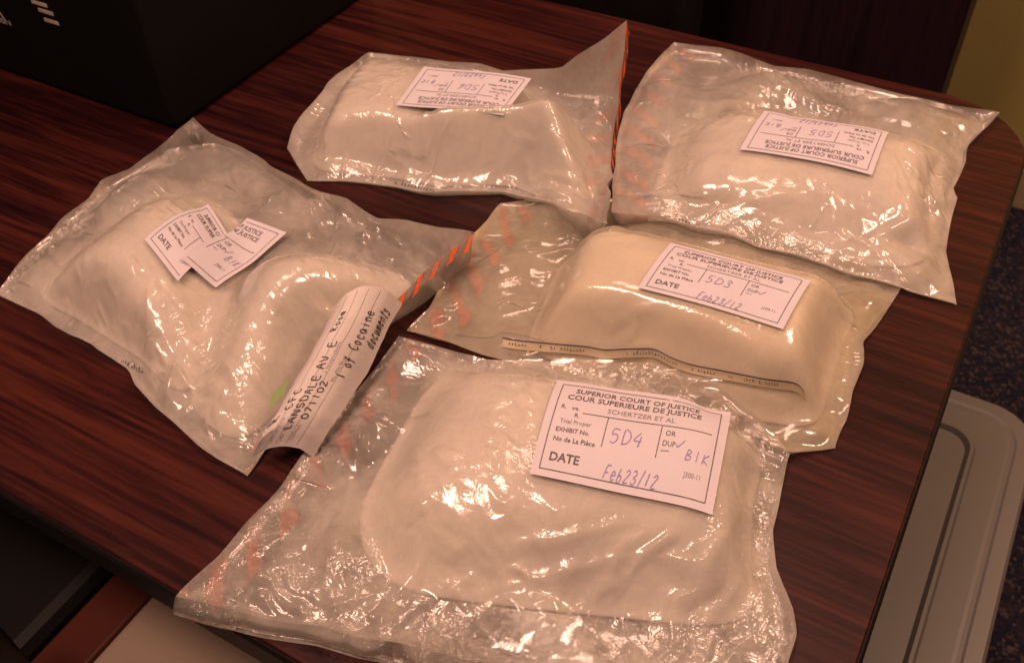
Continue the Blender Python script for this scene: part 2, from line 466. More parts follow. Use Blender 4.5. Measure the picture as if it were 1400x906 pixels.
def hand(s, u0, v0, w, h, lw, asp=1.0, slant=0.12, jit=0.05):
    """ribbon triangles in (u, v-down) label coordinates; lw in metres-ish label widths; asp = label width/height"""
    V, Fc = [], []
    n = max(len(s), 1)
    cw = w / n
    for k, ch in enumerate(s):
        for st in GLY.get(ch, []):
            pts = [np.array([u0 + (k + 0.08 + x * 0.80 + slant * y) * cw, v0 - y * h]) for x, y in st]
            pts = [p + np.array([random.uniform(-jit, jit) * cw, random.uniform(-jit, jit) * h]) for p in pts]
            dense = []
            for i in range(len(pts) - 1):          # light Catmull-Rom
                p0 = pts[max(i - 1, 0)]; p1 = pts[i]; p2 = pts[i + 1]; p3 = pts[min(i + 2, len(pts) - 1)]
                for t in (0, .25, .5, .75):
                    dense.append(.5 * (2 * p1 + (p2 - p0) * t + (2 * p0 - 5 * p1 + 4 * p2 - p3) * t * t + (3 * p1 - p0 - 3 * p2 + p3) * t ** 3))
            dense.append(pts[-1])
            base = len(V)
            for i, p in enumerate(dense):
                a = dense[max(i - 1, 0)]; b = dense[min(i + 1, len(dense) - 1)]
                tn = np.array([(b - a)[0] * asp, (b - a)[1]]); tn = tn / (np.linalg.norm(tn) + 1e-9)
                nn = np.array([-tn[1] / asp, tn[0]]) * lw * 0.5 * asp
                V += [p + nn, p - nn]
                if i: Fc.append((base + 2 * i - 2, base + 2 * i - 1, base + 2 * i + 1, base + 2 * i))
    return V, Fc

def typed(s, u0, v0, w, h, bold=0.0, shear=0.0):
    V, Fc = text_tris(s, bold, shear)
    return [np.array([u0 + x * w, v0 - y / 0.72 * h]) for x, y in V], Fc

def marks(u0, v0, w, h, n=14):
    """print too small to read: a row of short strokes"""
    V, Fc = [], []
    r_ = random.Random(int(u0 * 1000 + v0 * 77 + n))
    x = 0.0
    while x < 1:
        a = r_.uniform(.25, .6) / n; 
        if r_.random() < 0.16: x += 0.9 / n; continue
        y0, y1 = r_.choice(((0, .62), (0, .62), (0, 1), (0, .62), (-.25, .6))), None
        lo_, hi_ = y0
        b = len(V)
        V += [np.array([u0 + x * w, v0 - lo_ * h]), np.array([u0 + min(x + a * .45, 1) * w, v0 - lo_ * h]), np.array([u0 + min(x + a * .45, 1) * w, v0 - hi_ * h]), np.array([u0 + x * w, v0 - hi_ * h])]
        Fc.append((b, b + 1, b + 2, b + 3))
        b = len(V); yy = r_.choice((0.0, .3, .5))
        V += [np.array([u0 + x * w, v0 - yy * h]), np.array([u0 + min(x + a, 1) * w, v0 - yy * h]), np.array([u0 + min(x + a, 1) * w, v0 - (yy + .16) * h]), np.array([u0 + x * w, v0 - (yy + .16) * h])]
        Fc.append((b, b + 1, b + 2, b + 3))
        x += a + 0.38 / n
    return V, Fc

def bar(u0, v0, u1, v1, lw, asp, seg=14):
    V, Fc = [], []
    d = np.array([(u1 - u0) * asp, v1 - v0]); d /= np.linalg.norm(d)
    nn = np.array([-d[1] / asp, d[0]]) * lw * 0.5 * asp
    for k in range(seg + 1):
        p = np.array([u0 + (u1 - u0) * k / seg, v0 + (v1 - v0) * k / seg])
        V += [p + nn, p - nn]
        if k: Fc.append((2 * k - 2, 2 * k - 1, 2 * k + 1, 2 * k))
    return V, Fc

def merge(parts):
    V, Fc = [], []
    for v, f in parts:
        b = len(V); V += list(v); Fc += [tuple(i + b for i in ff) for ff in f]
    return np.array(V).reshape(-1, 2), Fc

ASP = 1.45
def label_art(exhibit, date='Feb23/12', initials='BIK'):
    """printed matter of the court exhibit sticker in (u, v-down) coordinates"""
    fx = lambda u: 0.045 + u * 0.905
    fy = lambda v: 0.055 + v * 0.885
    lw = 0.0042
    pr = []
    for a in ((0, 0, 1, 0), (1, 0, 1, 1), (1, 1, 0, 1), (0, 1, 0, 0)):
        pr.append(bar(fx(a[0]), fy(a[1]), fx(a[2]), fy(a[3]), 0.0052, ASP))
    pr.append(bar(fx(.175), fy(.385), fx(.965), fy(.385), 0.0055, ASP))
    pr.append(bar(fx(.335), fy(.39), fx(.335), fy(.71), 0.0048, ASP))
    pr.append(bar(fx(.665), fy(.39), fx(.665), fy(.73), 0.0048, ASP))
    t = lambda s, u0, u1, v, h, b=0.0: typed(s, fx(u0), fy(v), (u1 - u0) * .905, h, b)
    pr.append(t('SUPERIOR COURT OF JUSTICE', .095, .865, .125, .062, .016))
    pr.append(t('COUR SUPERIEURE DE JUSTICE', .055, .885, .225, .062, .016))
    pr.append(t('R.', .035, .065, .355, .045, .008)); pr.append(t('vs.', .10, .15, .36, .045, .008)); pr.append(t('R.', .13, .16, .445, .042, .008))
    pr.append(t('EXHIBIT No.', .04, .245, .625, .043, .012)); pr.append(t('No de La Pièce', .04, .295, .725, .043, .012))
    pr.append(t('DATE', .045, .225, .915, .072, .020))
    pr.append(t('OR', .695, .755, .495, .052, .0)); pr.append(t('DUP', .69, .765, .605, .052, .0))
    gr = {'case_name': t('SCHERTZER ET AL', .32, .735, .335, .052), 'trial_text': t('Trial Proper', .05, .245, .53, .045), 'form_number': t('J300-11', .845, .945, .845, .04)}
    ik = [hand(exhibit, fx(.365), fy(.655), .19, .13, .0052, ASP), hand('v', fx(.765), fy(.61), .05, .08, .0042, ASP),
          hand(initials, fx(.83), fy(.70), .135, .085, .0045, ASP), hand(date, fx(.375), fy(.985), .30, .10, .0048, ASP, .3),
          bar(fx(.685), fy(.655), fx(.735), fy(.65), .004, ASP)]
    return merge(pr), {k_: merge([v_]) for k_, v_ in gr.items()}, merge(ik)

class Surf:
    """a grid of points that (u, v) art is laid on"""
    def __init__(self, P):
        self.P = P; self.n, self.k = P.shape[:2]
        du = np.gradient(P, axis=0); dv = np.gradient(P, axis=1)
        nn = np.cross(du, dv); nn /= np.linalg.norm(nn, axis=2, keepdims=True) + 1e-12
        if nn[..., 2].mean() < 0: nn = -nn
        self.Nn = nn
    def __call__(self, uv, off=0.0):
        a = np.clip(uv[:, 0], 0, 1) * (self.n - 1); b = np.clip(uv[:, 1], 0, 1) * (self.k - 1)
        i = np.minimum(a.astype(int), self.n - 2); j = np.minimum(b.astype(int), self.k - 2)
        fa = (a - i)[:, None]; fb = (b - j)[:, None]
        def s(A): return A[i, j] * (1 - fa) * (1 - fb) + A[i + 1, j] * fa * (1 - fb) + A[i, j + 1] * (1 - fa) * fb + A[i + 1, j + 1] * fa * fb
        return s(self.P) + s(self.Nn) * off

def lay(name, art, surf, mat, parent, off=0.00025, urange=None, umap=None):
    V, Fc = art
    if urange is not None:
        Fc = [f for f in Fc if all(urange[0] <= V[i][0] <= urange[1] for i in f)]
        used = sorted({i for f in Fc for i in f}); re = {o: n for n, o in enumerate(used)}
        V = V[used]; Fc = [tuple(re[i] for i in f) for f in Fc]
        V = V.copy(); V[:, 0] = (V[:, 0] - urange[0]) / (urange[1] - urange[0])
    if not len(V): return None
    P = surf(V, off)
    return link(name, mesh_from(P, Fc), mat, parent)

# ------------------------------------------------------------------ height map of what already lies on the table
HX0, HY0, HS = -0.80, 0.02, 0.0025
HNX, HNY = int(0.95 / HS), int(0.98 / HS)
HMAP = np.zeros((HNX, HNY), np.float32)
GXX, GYY = np.meshgrid(HX0 + np.arange(HNX) * HS, HY0 + np.arange(HNY) * HS, indexing='ij')

def samp(Hm, x, y):
    a = np.clip((x - HX0) / HS, 0, HNX - 1.001); b = np.clip((y - HY0) / HS, 0, HNY - 1.001)
    i = a.astype(np.int32); j = b.astype(np.int32); fa = a - i; fb = b - j
    return (Hm[i, j] * (1 - fa) + Hm[i + 1, j] * fa) * (1 - fb) + (Hm[i, j + 1] * (1 - fa) + Hm[i + 1, j + 1] * fa) * fb

def hit(px, py, dz=0.0):
    """where the line of sight at a photo pixel meets what already lies on the table (dz above it)"""
    d = ray(px, py)
    lo = (0.25 - HC) / d[2]; hi = (0.0 - HC) / d[2]
    ks = np.linspace(lo, hi, 900)
    x, y, z = d[0] * ks, d[1] * ks, HC + d[2] * ks
    g = z - samp(HMAP, x, y) - dz
    w = np.nonzero(g <= 0)[0]
    k = ks[w[0]] if len(w) else hi
    if not len(w): return at(px, py, dz)
    return np.array([d[0] * k, d[1] * k, HC + d[2] * k])

def gnoise(n, k, sx, sy=None, r=None):
    """smooth unit noise; sx, sy = feature size in cells"""
    sy = sy or sx
    r = r or rng
    w = r.standard_normal((n, k))
    fx = np.fft.fftfreq(n)[:, None]; fy = np.fft.rfftfreq(k)[None]
    g = np.exp(-2 * (math.pi ** 2) * ((fx * sx) ** 2 + (fy * sy) ** 2))
    o = np.fft.irfft2(np.fft.rfft2(w) * g, s=(n, k))
    return (o / (o.std() + 1e-9)).astype(np.float32)

def facets(x, y, cell, r, warp=0.24):
    """crumple: flat facets between random heights on a warped triangular lattice (unit noise)"""
    a = r.uniform(0, math.pi)
    u = (x * math.cos(a) + y * math.sin(a)) / cell; v = (-x * math.sin(a) + y * math.cos(a)) / cell * r.uniform(0.75, 1.15)
    for f_, k_ in ((0.45, 1.0), (0.9, 0.55)):
        p = r.uniform(0, 6.28, 6)
        du = np.sin(f_ * 6.28 * (0.8 * v + 0.31 * u) * 0.5 + p[0]) + 0.7 * np.sin(f_ * 6.28 * (0.37 * v - 0.6 * u) * 0.5 + p[1])
        dv = np.sin(f_ * 6.28 * (0.8 * u - 0.29 * v) * 0.5 + p[2]) + 0.7 * np.sin(f_ * 6.28 * (0.41 * u + 0.57 * v) * 0.5 + p[3])
        u = u + warp * k_ * du; v = v + warp * k_ * dv
    u = u + 0.5 * v
    tab = r.standard_normal((128, 128))
    i = np.floor(u).astype(int); j = np.floor(v).astype(int); fu = u - i; fv = v - j
    g = lambda di, dj: tab[(i + di) % 128, (j + dj) % 128]
    lo = g(0, 0) * (1 - fu - fv) + g(1, 0) * fu + g(0, 1) * fv
    hi = g(1, 1) * (fu + fv - 1) + g(0, 1) * (1 - fu) + g(1, 0) * (1 - fv)
    return np.where(fu + fv < 1, lo, hi)

def resample(pts, n):
    pts = np.array(pts, float)
    L = np.r_[0, np.cumsum(np.linalg.norm(np.diff(pts, axis=0), axis=1))]
    t = np.linspace(0, L[-1], n)
    return np.stack([np.interp(t, L, pts[:, c]) for c in range(3)], 1), L[-1]

def up2(A):
    """one B-spline refinement of a grid (border kept)"""
    def ax(A):
        n = A.shape[0]
        o = np.zeros((2 * n - 1,) + A.shape[1:], A.dtype)
        o[1::2] = 0.5 * (A[:-1] + A[1:])
        o[2:-2:2] = 0.75 * A[1:-1] + 0.125 * (A[:-2] + A[2:])
        o[0], o[-1] = A[0], A[-1]
        return o
    return np.swapaxes(ax(np.swapaxes(ax(A), 0, 1)), 0, 1)

def up2lin(A):
    def ax(A):
        o = np.zeros((2 * A.shape[0] - 1,) + A.shape[1:], A.dtype)
        o[::2] = A; o[1::2] = 0.5 * (A[:-1] + A[1:]); return o
    return np.swapaxes(ax(np.swapaxes(ax(A), 0, 1)), 0, 1)

def quad_field(quad, h, shoulder, rnd=0.014, pillow=0.6, dome=0.12):
    """height of a soft slab: h on the quad, falling to 0 over 'shoulder' outside it"""
    q = np.array([p[:2] for p in quad])
    c = q.mean(0); s = None
    ds = []
    for a, b in zip(q, np.roll(q, -1, 0)):
        d = b - a; nrm = np.array([d[1], -d[0]]) / np.linalg.norm(d)
        if (c - a) @ nrm > 0: nrm = -nrm
        ds.append((GXX - a[0]) * nrm[0] + (GYY - a[1]) * nrm[1])
    ds = np.stack(ds)
    pos = np.sqrt((np.maximum(ds, -rnd) + rnd) ** 2).astype(np.float32)
    dist = np.sqrt((pos ** 2).sum(0)) - rnd * 1.25        # rounded outside distance
    t = np.clip(1 - dist / shoulder, 0, 1)
    s_ = np.sin(t * math.pi / 2); sm = t * t * (3 - 2 * t)
    din = np.clip(-ds.max(0) / 0.05, 0, 1)
    h = h * (1 - dome * (1 - din) ** 2)
    return (h * (s_ * (1 - pillow) + sm * pillow)).astype(np.float32)

def blur(A, it=1):
    for _ in range(it):
        A = (A + np.roll(A, 1, 0) + np.roll(A, -1, 0)) / 3
        A = (A + np.roll(A, 1, 1) + np.roll(A, -1, 1)) / 3
    return A

# ------------------------------------------------------------------ plastic film: a draped sheet, relaxed against what it covers
def relax(P, pin, rest, field, steps, iters, g, stiff, rgen, fric=0.5, kcomp=0.55):
    ru, rv, rd1, rd2 = rest
    w = (~pin).astype(np.float32)[..., None]
    Q = P.copy()
    def pair(a, b, r, kc=kcomp, ks=1.0):
        d = P[b] - P[a]
        L = np.sqrt((d * d).sum(-1, keepdims=True)) + 1e-9
        e = (L - r[..., None]) / L
        e = np.where(e > 0, e * ks, e * kc)
        wa, wb = w[a], w[b]
        c = d * (e / np.maximum(wa + wb, 1e-6))
        P[a] += c * wa; P[b] -= c * wb
    n, k = P.shape[:2]
    sl = slice
    def st(p, n_): return (n_ - 1 - p + 1) // 2
    for s in range(steps):
        vel = (P - Q) * 0.90
        Q = P.copy()
        P += vel * w
        P[..., 2:3] -= g * w
        for it in range(iters):
            for p in (0, 1):
                m_ = (n - p) // 2
                a = (sl(p, p + 2 * m_ - 1, 2), sl(None)); b = (sl(p + 1, p + 2 * m_, 2), sl(None))
                pair(a, b, ru[a[0]])
                k_ = (k - p) // 2
                a = (sl(None), sl(p, p + 2 * k_ - 1, 2)); b = (sl(None), sl(p + 1, p + 2 * k_, 2))
                pair(a, b, rv[:, a[1]])
            ka = (k - 1 + 1) // 2                       # even rows to the next row: short diagonal one way
            je = sl(0, 2 * ((k) // 2) - 1, 2) if k % 2 == 0 else sl(0, k - 2, 2); je1 = sl(1, je.stop + 1, 2)
            pair((sl(0, n - 1), je), (sl(1, n), je1), rd1[:, je])
            jo = sl(1, k - 2, 2) if k % 2 == 0 else sl(1, k - 1, 2); jo1 = sl(2, jo.stop + 1, 2)
            pair((sl(1, n), jo), (sl(0, n - 1), jo1), rd2[:, jo])
            # bending: pull towards the six neighbours, strongly under the paper label
            lap = np.zeros_like(P)
            c_ = P[1:-1, 1:-1]
            lap[1:-1, 1:-1] = P[2:, 1:-1] + P[:-2, 1:-1] + P[1:-1, 2:] + P[1:-1, :-2]
            lap[1:-1, 2:-1:2] += P[2:, 3::2][:, :lap[1:-1, 2:-1:2].shape[1]] + P[2:, 1:-2:2][:, :lap[1:-1, 2:-1:2].shape[1]]
            q_ = lap[1:-1, 1:-1:2].shape[1]
            lap[1:-1, 1:-1:2] += P[:-2, 2::2][:, :q_] + P[:-2, 0:-1:2][:, :q_]
            lap[1:-1, 1:-1] = lap[1:-1, 1:-1] / 6 - c_
            P += lap * stiff[..., None] * w
            f = samp(field, P[..., 0], P[..., 1])
            pen = np.maximum(f - P[..., 2], 0)
            P[..., 2] += pen * w[..., 0]
            con = (pen > 0)[..., None]
            P[..., :2] = np.where(con, P[..., :2] + (Q[..., :2] - P[..., :2]) * fric * w, P[..., :2])
    return P

def shift_rows(A, q):
    """slide even rows +q cells and odd rows -q cells along u, so the lattice is triangular"""
    n = A.shape[0]
    o = A.copy()
    for par, s_ in ((0, q), (1, -q)):
        B_ = A[:, par::2]
        o2 = B_.copy()
        if s_ > 0: o2[1:-1] = B_[1:-1] * (1 - s_) + B_[2:] * s_
        else: o2[1:-1] = B_[1:-1] * (1 + s_) - B_[:-2] * s_
        o[:, par::2] = o2
    return o

def make_film(edges, slack, field, labels, cell=0.0042, seed=1, wrinkle=0.05, crumple=0.012, g=0.00030, steps=(90, 30), curvewave=0.0035, soft=0.022):
    """edges: v0 (P00>P10), u1 (P10>P11), v1 (P01>P11), u0 (P00>P01) as 3-D point lists"""
    r = np.random.default_rng(seed)
    v0, u1, v1, u0 = edges
    lens = [resample(e, 4)[1] for e in edges]
    Lu, Lv = (lens[0] + lens[2]) / 2, (lens[1] + lens[3]) / 2
    n, k = int(Lu * 1.06 / cell) | 1, int(Lv * 1.06 / cell / 0.87) | 1
    c0, _ = resample(v0, n); c1, _ = resample(v1, n); d0, _ = resample(u0, k); d1, _ = resample(u1, k)
    # slightly wavy seams
    for c in (c0, c1, d0, d1):
        m_ = len(c); w = np.interp(np.arange(m_), np.linspace(0, m_ - 1, max(4, m_ // 7)), np.abs(r.standard_normal(max(4, m_ // 7))))
        win = np.sin(np.linspace(0, math.pi, m_)) ** 0.6
        c[:, 2] += w * win * curvewave
        j = np.interp(np.arange(m_), np.linspace(0, m_ - 1, max(4, m_ // 6)), r.standard_normal(max(4, m_ // 6)))
        c[:, :2] += (j * win * 0.0016)[:, None] * r.choice([-1, 1])
    s = np.linspace(0, 1, n)[:, None, None]; t = np.linspace(0, 1, k)[None, :, None]
    P = (1 - t) * c0[:, None] + t * c1[:, None] + (1 - s) * d0[None] + s * d1[None] - ((1 - s) * (1 - t) * c0[0] + s * (1 - t) * c0[-1] + (1 - s) * t * c1[0] + s * t * c1[-1])
    P = P.astype(np.float32)
    plain = P.copy()
    keep0, keep1 = P[:, 0].copy(), P[:, -1].copy()
    P = shift_rows(P, 0.25); P[:, 0] = keep0; P[:, -1] = keep1
    base2d = P.copy()
    pin = np.zeros((n, k), bool); pin[0] = pin[-1] = True; pin[:, 0] = pin[:, -1] = True
    P[1:-1, 1:-1, 2] = np.maximum(P[1:-1, 1:-1, 2], samp(field, P[1:-1, 1:-1, 0], P[1:-1, 1:-1, 1]) + 0.003)
    def rests(B, sl_, nz):
        d = lambda a, b: np.linalg.norm((b - a)[..., :2], axis=-1)
        f = sl_ * (1 + nz)
        f1 = f[:-1]; f2 = f[:, :-1]; f3 = f[:-1, :-1]
        ru = d(B[:-1], B[1:]) * f1; rv = d(B[:, :-1], B[:, 1:]) * f2
        rd1 = d(B[:-1, :-1], B[1:, 1:]) * f3; rd2 = d(B[:-1, 1:], B[1:, :-1]) * f3
        return [q.astype(np.float32) for q in (ru, rv, rd1, rd2)]
    def edgewin(n_, k_):
        a = np.minimum(np.arange(n_), np.arange(n_)[::-1])[:, None] / n_; b = np.minimum(np.arange(k_), np.arange(k_)[::-1])[None] / k_
        return np.clip(np.minimum(a, b) * 9, 0, 1)
    def stiffmap(P_):
        m_ = np.zeros(P_.shape[:2], np.float32)
        for q in labels:
            q = np.array([p[:2] for p in q]); c = q.mean(0); q = c + (q - c) * 1.10
            ins = np.ones(P_.shape[:2], bool); sg = None
            for a, b in zip(q, np.roll(q, -1, 0)):
                cr = (b[0] - a[0]) * (P_[..., 1] - a[1]) - (b[1] - a[1]) * (P_[..., 0] - a[0])
                s_ = np.sign((b[0] - a[0]) * (c[1] - a[1]) - (b[1] - a[1]) * (c[0] - a[0]))
                ins &= cr * s_ > 0
            m_ = np.maximum(m_, ins)
        return m_
    nz = wrinkle * gnoise(n, k, 4.2, r=r) * 0.6 + wrinkle * 0.5 * gnoise(n, k, 7, r=r)
    lab = stiffmap(P)
    nz = np.where(lab > 0, 0, nz)
    win = edgewin(n, k)
    P[..., 2] += (np.abs(crumple * 0.5 * gnoise(n, k, 3.6, r=r)) * win * (1 - lab)).astype(np.float32)
    stiff = (0.06 + 0.5 * lab).astype(np.float32)
    P = relax(P, pin, rests(base2d, slack, nz), field, steps[0], 5, g, stiff, r)
    # refine once and let small wrinkles form
    P = shift_rows(P, -0.25); P[:, 0] = keep0; P[:, -1] = keep1
    P = up2(P); BP = up2lin(plain); keep0, keep1 = P[:, 0].copy(), P[:, -1].copy()
    P = shift_rows(P, 0.25); B = shift_rows(BP, 0.25)
    P[:, 0] = B[:, 0] = keep0; P[:, -1] = B[:, -1] = keep1
    nzf = up2lin(nz[..., None].astype(np.float32))[..., 0]
    n2, k2 = P.shape[:2]
    pin = np.zeros((n2, k2), bool); pin[0] = pin[-1] = True; pin[:, 0] = pin[:, -1] = True
    lab = stiffmap(P)
    fine = gnoise(n2, k2, 3.0, r=r) * gnoise(n2, k2, 18, r=r)
    nzf = np.where(lab > 0, 0, nzf + wrinkle * 0.45 * fine + 0.012)
    P[..., 2] += (crumple * 0.10 * np.abs(fine) * edgewin(n2, k2) * (1 - lab)).astype(np.float32)
    stiff = (soft + 0.5 * lab).astype(np.float32)
    P = relax(P, pin, rests(B, slack, nzf), field, steps[1], 6, g * 0.6, stiff, r, 0.5, 0.22)
    P = shift_rows(P, -0.25); P[:, 0] = keep0; P[:, -1] = keep1
    return up2(P), up2lin(BP)

def put_on_map(P, lift=0.0008):
    D = up2lin(P)
    i = np.clip(np.rint((D[..., 0] - HX0) / HS).astype(int), 0, HNX - 1); j = np.clip(np.rint((D[..., 1] - HY0) / HS).astype(int), 0, HNY - 1)
    np.maximum.at(HMAP, (i.ravel(), j.ravel()), (D[..., 2] + lift).ravel().astype(np.float32))

def solid_from_field(name, fld, base, mat, parent, thr=0.0053, drop=0.0030, na=160, nr=44):
    """closed soft lump, laid out in rings round its centre: top follows the field, bottom flat just above the table"""
    wgt = np.clip(fld - 0.6 * fld.max(), 0, None)
    cx, cy = float((GXX * wgt).sum() / wgt.sum()), float((GYY * wgt).sum() / wgt.sum())
    rr = np.linspace(0, 0.24, 480)
    V = [(cx, cy, T + float(samp(fld, np.array([cx]), np.array([cy]))[0]) - drop)]
    R_ = []
    for a in range(na):
        an = 2 * math.pi * a / na
        f = samp(fld, cx + rr * math.cos(an), cy + rr * math.sin(an))
        w = np.nonzero(f < thr)[0]
        R_.append(rr[w[0]] if len(w) else rr[-1])
    R_ = np.array(R_)
    for _ in range(2): R_ = (R_ + np.roll(R_, 1) + np.roll(R_, -1)) / 3
    for k in range(1, nr + 1):
        q = k / nr
        for a in range(na):
            an = 2 * math.pi * a / na; x, y = cx + R_[a] * q * math.cos(an), cy + R_[a] * q * math.sin(an)
            V.append((x, y, 0))
    V = np.array(V)
    V[1:, 2] = T + np.maximum(samp(fld, V[1:, 0], V[1:, 1]) - drop, 0.0023)
    last = 1 + (nr - 1) * na
    bot = V[last:].copy(); bot[:, 2] = T + 0.0019
    b0 = len(V); V = np.r_[V, bot, [[cx, cy, T + 0.0019]]]
    F_ = []
    for a in range(na):
        a2 = (a + 1) % na
        F_.append((0, 1 + a, 1 + a2))
        for k in range(nr - 1):
            p = 1 + k * na
            F_.append((p + a, p + na + a, p + na + a2, p + a2))
        F_.append((last + a, b0 + a, b0 + a2, last + a2)); F_.append((b0 + a, b0 + na, b0 + a2))
    return link(name, mesh_from(V, F_), mat, parent, smooth=True)

def bvh_of(P):
    n, k = P.shape[:2]
    idx = np.arange(n * k).reshape(n, k)
    q = np.stack([idx[:-1, :-1], idx[1:, :-1], idx[1:, 1:], idx[:-1, 1:]], -1).reshape(-1, 4)
    return BVHTree.FromPolygons([tuple(map(float, v)) for v in P.reshape(-1, 3)], [tuple(map(int, f)) for f in q])

def ray_hit(bvh, px, py):
    d = ray(px, py)
    h = bvh.ray_cast(Vector((0, 0, HC)), Vector(d))
    return np.array(h[0]) if h[0] is not None else None

def drop_z(bvh, x, y, dflt):
    h = bvh.ray_cast(Vector((x, y, 0.4)), Vector((0, 0, -1)))
    return h[0].z if h[0] is not None else dflt

def sticker(bvh, corners, zguess, nu=36, nv=24, lift=0.0009, smooth=6, flat=None):
    """paper laid on the film; corners TL TR BR BL as photo pixels"""
    c = []
    for p in corners:
        h = ray_hit(bvh, *p) if flat is None else None
        c.append(h if h is not None else at(p[0], p[1], zguess))
    c = np.array(c)
    u = np.linspace(0, 1, nu)[:, None, None]; v = np.linspace(0, 1, nv)[None, :, None]
    Q = (1 - u) * (1 - v) * c[0] + u * (1 - v) * c[1] + u * v * c[2] + (1 - u) * v * c[3]
    if flat is not None:
        Q[..., 2] = flat + T + 0.0012 * np.sin(np.linspace(0, 5, nu))[:, None]
        return Q
    z = np.array([[drop_z(bvh, Q[i, j, 0], Q[i, j, 1], Q[i, j, 2]) for j in range(nv)] for i in range(nu)])
    zs = z.copy()
    for _ in range(smooth):
        zp = np.pad(zs, 1, mode='edge')
        zs = (zp[1:-1, 1:-1] * 4 + zp[2:, 1:-1] + zp[:-2, 1:-1] + zp[1:-1, 2:] + zp[1:-1, :-2]) / 8
    zs += np.clip(np.max(z - zs), 0, 0.0012) * 0.8
    Q[..., 2] = np.maximum(zs, z) + lift
    Q[..., 2] += T
    return Q

def pts(*a): return [hit(p[0], p[1], p[2] if len(p) > 2 else 0.0025) for p in a]

BAGS = {}
def bag(name, label, edges, slack, contents, labels=(), closure='u0', film=None, seed=1, cushion=0.010, strip_w=0.038, crease=0.0010, fold=0.0006, ridges=(), soften=25, gusset=False, **kw):
    base = HMAP.copy()
    bl = blur(base, 3)
    P0 = np.concatenate([np.array(e) for e in edges])
    fld = np.zeros_like(base)
    each = []
    poly = np.concatenate([np.array(edges[0]), np.array(edges[1])[1:], np.array(edges[2])[::-1][1:], np.array(edges[3])[::-1][1:-1]])[:, :2]
    ins = np.zeros(base.shape, bool)
    far = np.full(base.shape, 9.0)
    for a, b in zip(poly, np.roll(poly, -1, 0)):
        cond = ((a[1] > GYY) != (b[1] > GYY))
        with np.errstate(divide='ignore', invalid='ignore'):
            xi = (b[0] - a[0]) * (GYY - a[1]) / (b[1] - a[1] + 1e-12) + a[0]
        ins ^= cond & (GXX < xi)
        e = b - a
        tt = np.clip(((GXX - a[0]) * e[0] + (GYY - a[1]) * e[1]) / (e @ e + 1e-12), 0, 1)
        far = np.minimum(far, np.hypot(GXX - a[0] - tt * e[0], GYY - a[1] - tt * e[1]))
    far = far * ins
    for (nm, lb, quad, h, sh, mat, lumps, *pl) in contents:
        f = quad_field(quad, h, sh, pillow=pl[0] if pl else 0.6, dome=pl[1] if len(pl) > 1 else 0.12)
        f = np.minimum(f, np.maximum(far - 0.006, 0) * 1.5).astype(np.float32)
        w = np.clip(f / h, 0, 1)
        ln = gnoise(HNX, HNY, 11, r=np.random.default_rng(seed + 50)) * lumps + gnoise(HNX, HNY, 4, r=np.random.default_rng(seed + 51)) * lumps * 0.22
        f = blur(np.maximum(f + ln * w, 0), soften)
        f = blur(np.minimum(f, np.maximum(far - 0.012, 0) * 1.6), 4).astype(np.float32)
        each.append((nm, lb, f, mat)); fld = np.maximum(fld, f)
    # trapped air between the sheets
    air = blur(ins.astype(np.float32), 40); air = np.clip((air - 0.5) * 2, 0, 1) * ins
    lump = 0.65 + 0.35 * gnoise(HNX, HNY, 9, r=np.random.default_rng(seed + 90))
    col = np.maximum(np.maximum(base + 0.0015, fld), base + cushion * air * np.clip(lump, 0, 1.6) * (base < 0.02))
    # the film never lies quite flat on its contents: small loose creases
    r2 = np.random.default_rng(seed + 200)
    a_ = 1 - np.minimum(np.abs(gnoise(HNX, HNY, 5.0, r=r2)) * 1.6, 1); b_ = 1 - np.minimum(np.abs(gnoise(HNX, HNY, 2.6, r=r2)) * 1.6, 1)
    mask = np.clip(gnoise(HNX, HNY, 12, r=r2) * 0.6 + 0.6, 0.12, 1.4)
    for q in labels:
        qf = quad_field(q, 1.0, 0.012, pillow=0.5)
        mask = mask * (1 - np.clip(qf * 1.15, 0, 1))
    col = col + crease * mask * (a_ ** 2 + 0.45 * b_ ** 2) * np.clip(far / 0.02, 0, 1)
    P, B = make_film(edges, slack, col.astype(np.float32), labels, seed=seed, **kw)
    # fine handling creases over the whole sheet
    r3 = np.random.default_rng(seed + 300)
    X_, Y_ = P[..., 0].astype(float), P[..., 1].astype(float)
    mk = lambda s_, lo_: np.clip(samp(gnoise(HNX, HNY, s_, r=r3), X_, Y_) * 0.5 + 0.65, lo_, 1.6)
    cz = facets(X_, Y_, 0.026, r3) * 1.5 * mk(14, 0.3) + facets(X_, Y_, 0.0125, r3) * 1.35 * mk(10, 0.0) ** 1.4 + facets(X_, Y_, 0.0065, r3) * 0.85 * mk(8, 0.0) ** 1.6
    cz = np.where(cz < 0, cz * 0.45, cz) * (1 - 0.55 * np.clip(samp(fld, X_, Y_) / max(float(fld.max()), 1e-6) * 1.1 - 0.1, 0, 1))
    for (line, hgt, wid) in ridges:
        L_ = [at(p[0], p[1], p[2]) for p in line]
        best = np.full(X_.shape, 9.0); wl = np.zeros(X_.shape); tot = len(L_) - 1
        for s_, (a, b) in enumerate(zip(L_, L_[1:])):
            e = (b - a)[:2]; tt = np.clip(((X_ - a[0]) * e[0] + (Y_ - a[1]) * e[1]) / (e @ e), 0, 1)
            d_ = np.hypot(X_ - a[0] - tt * e[0], Y_ - a[1] - tt * e[1])
            wl = np.where(d_ < best, np.sin(math.pi * np.clip((s_ + tt) / tot, 0.06, 0.94)), wl); best = np.minimum(best, d_)
        cz = cz + hgt / fold * np.maximum(1 - best / wid, 0) ** 1.4 * wl
    lm = np.ones_like(HMAP)
    for q in labels: lm = lm * (1 - np.clip(quad_field(q, 1.0, 0.010, pillow=0.5) * 1.15, 0, 1))
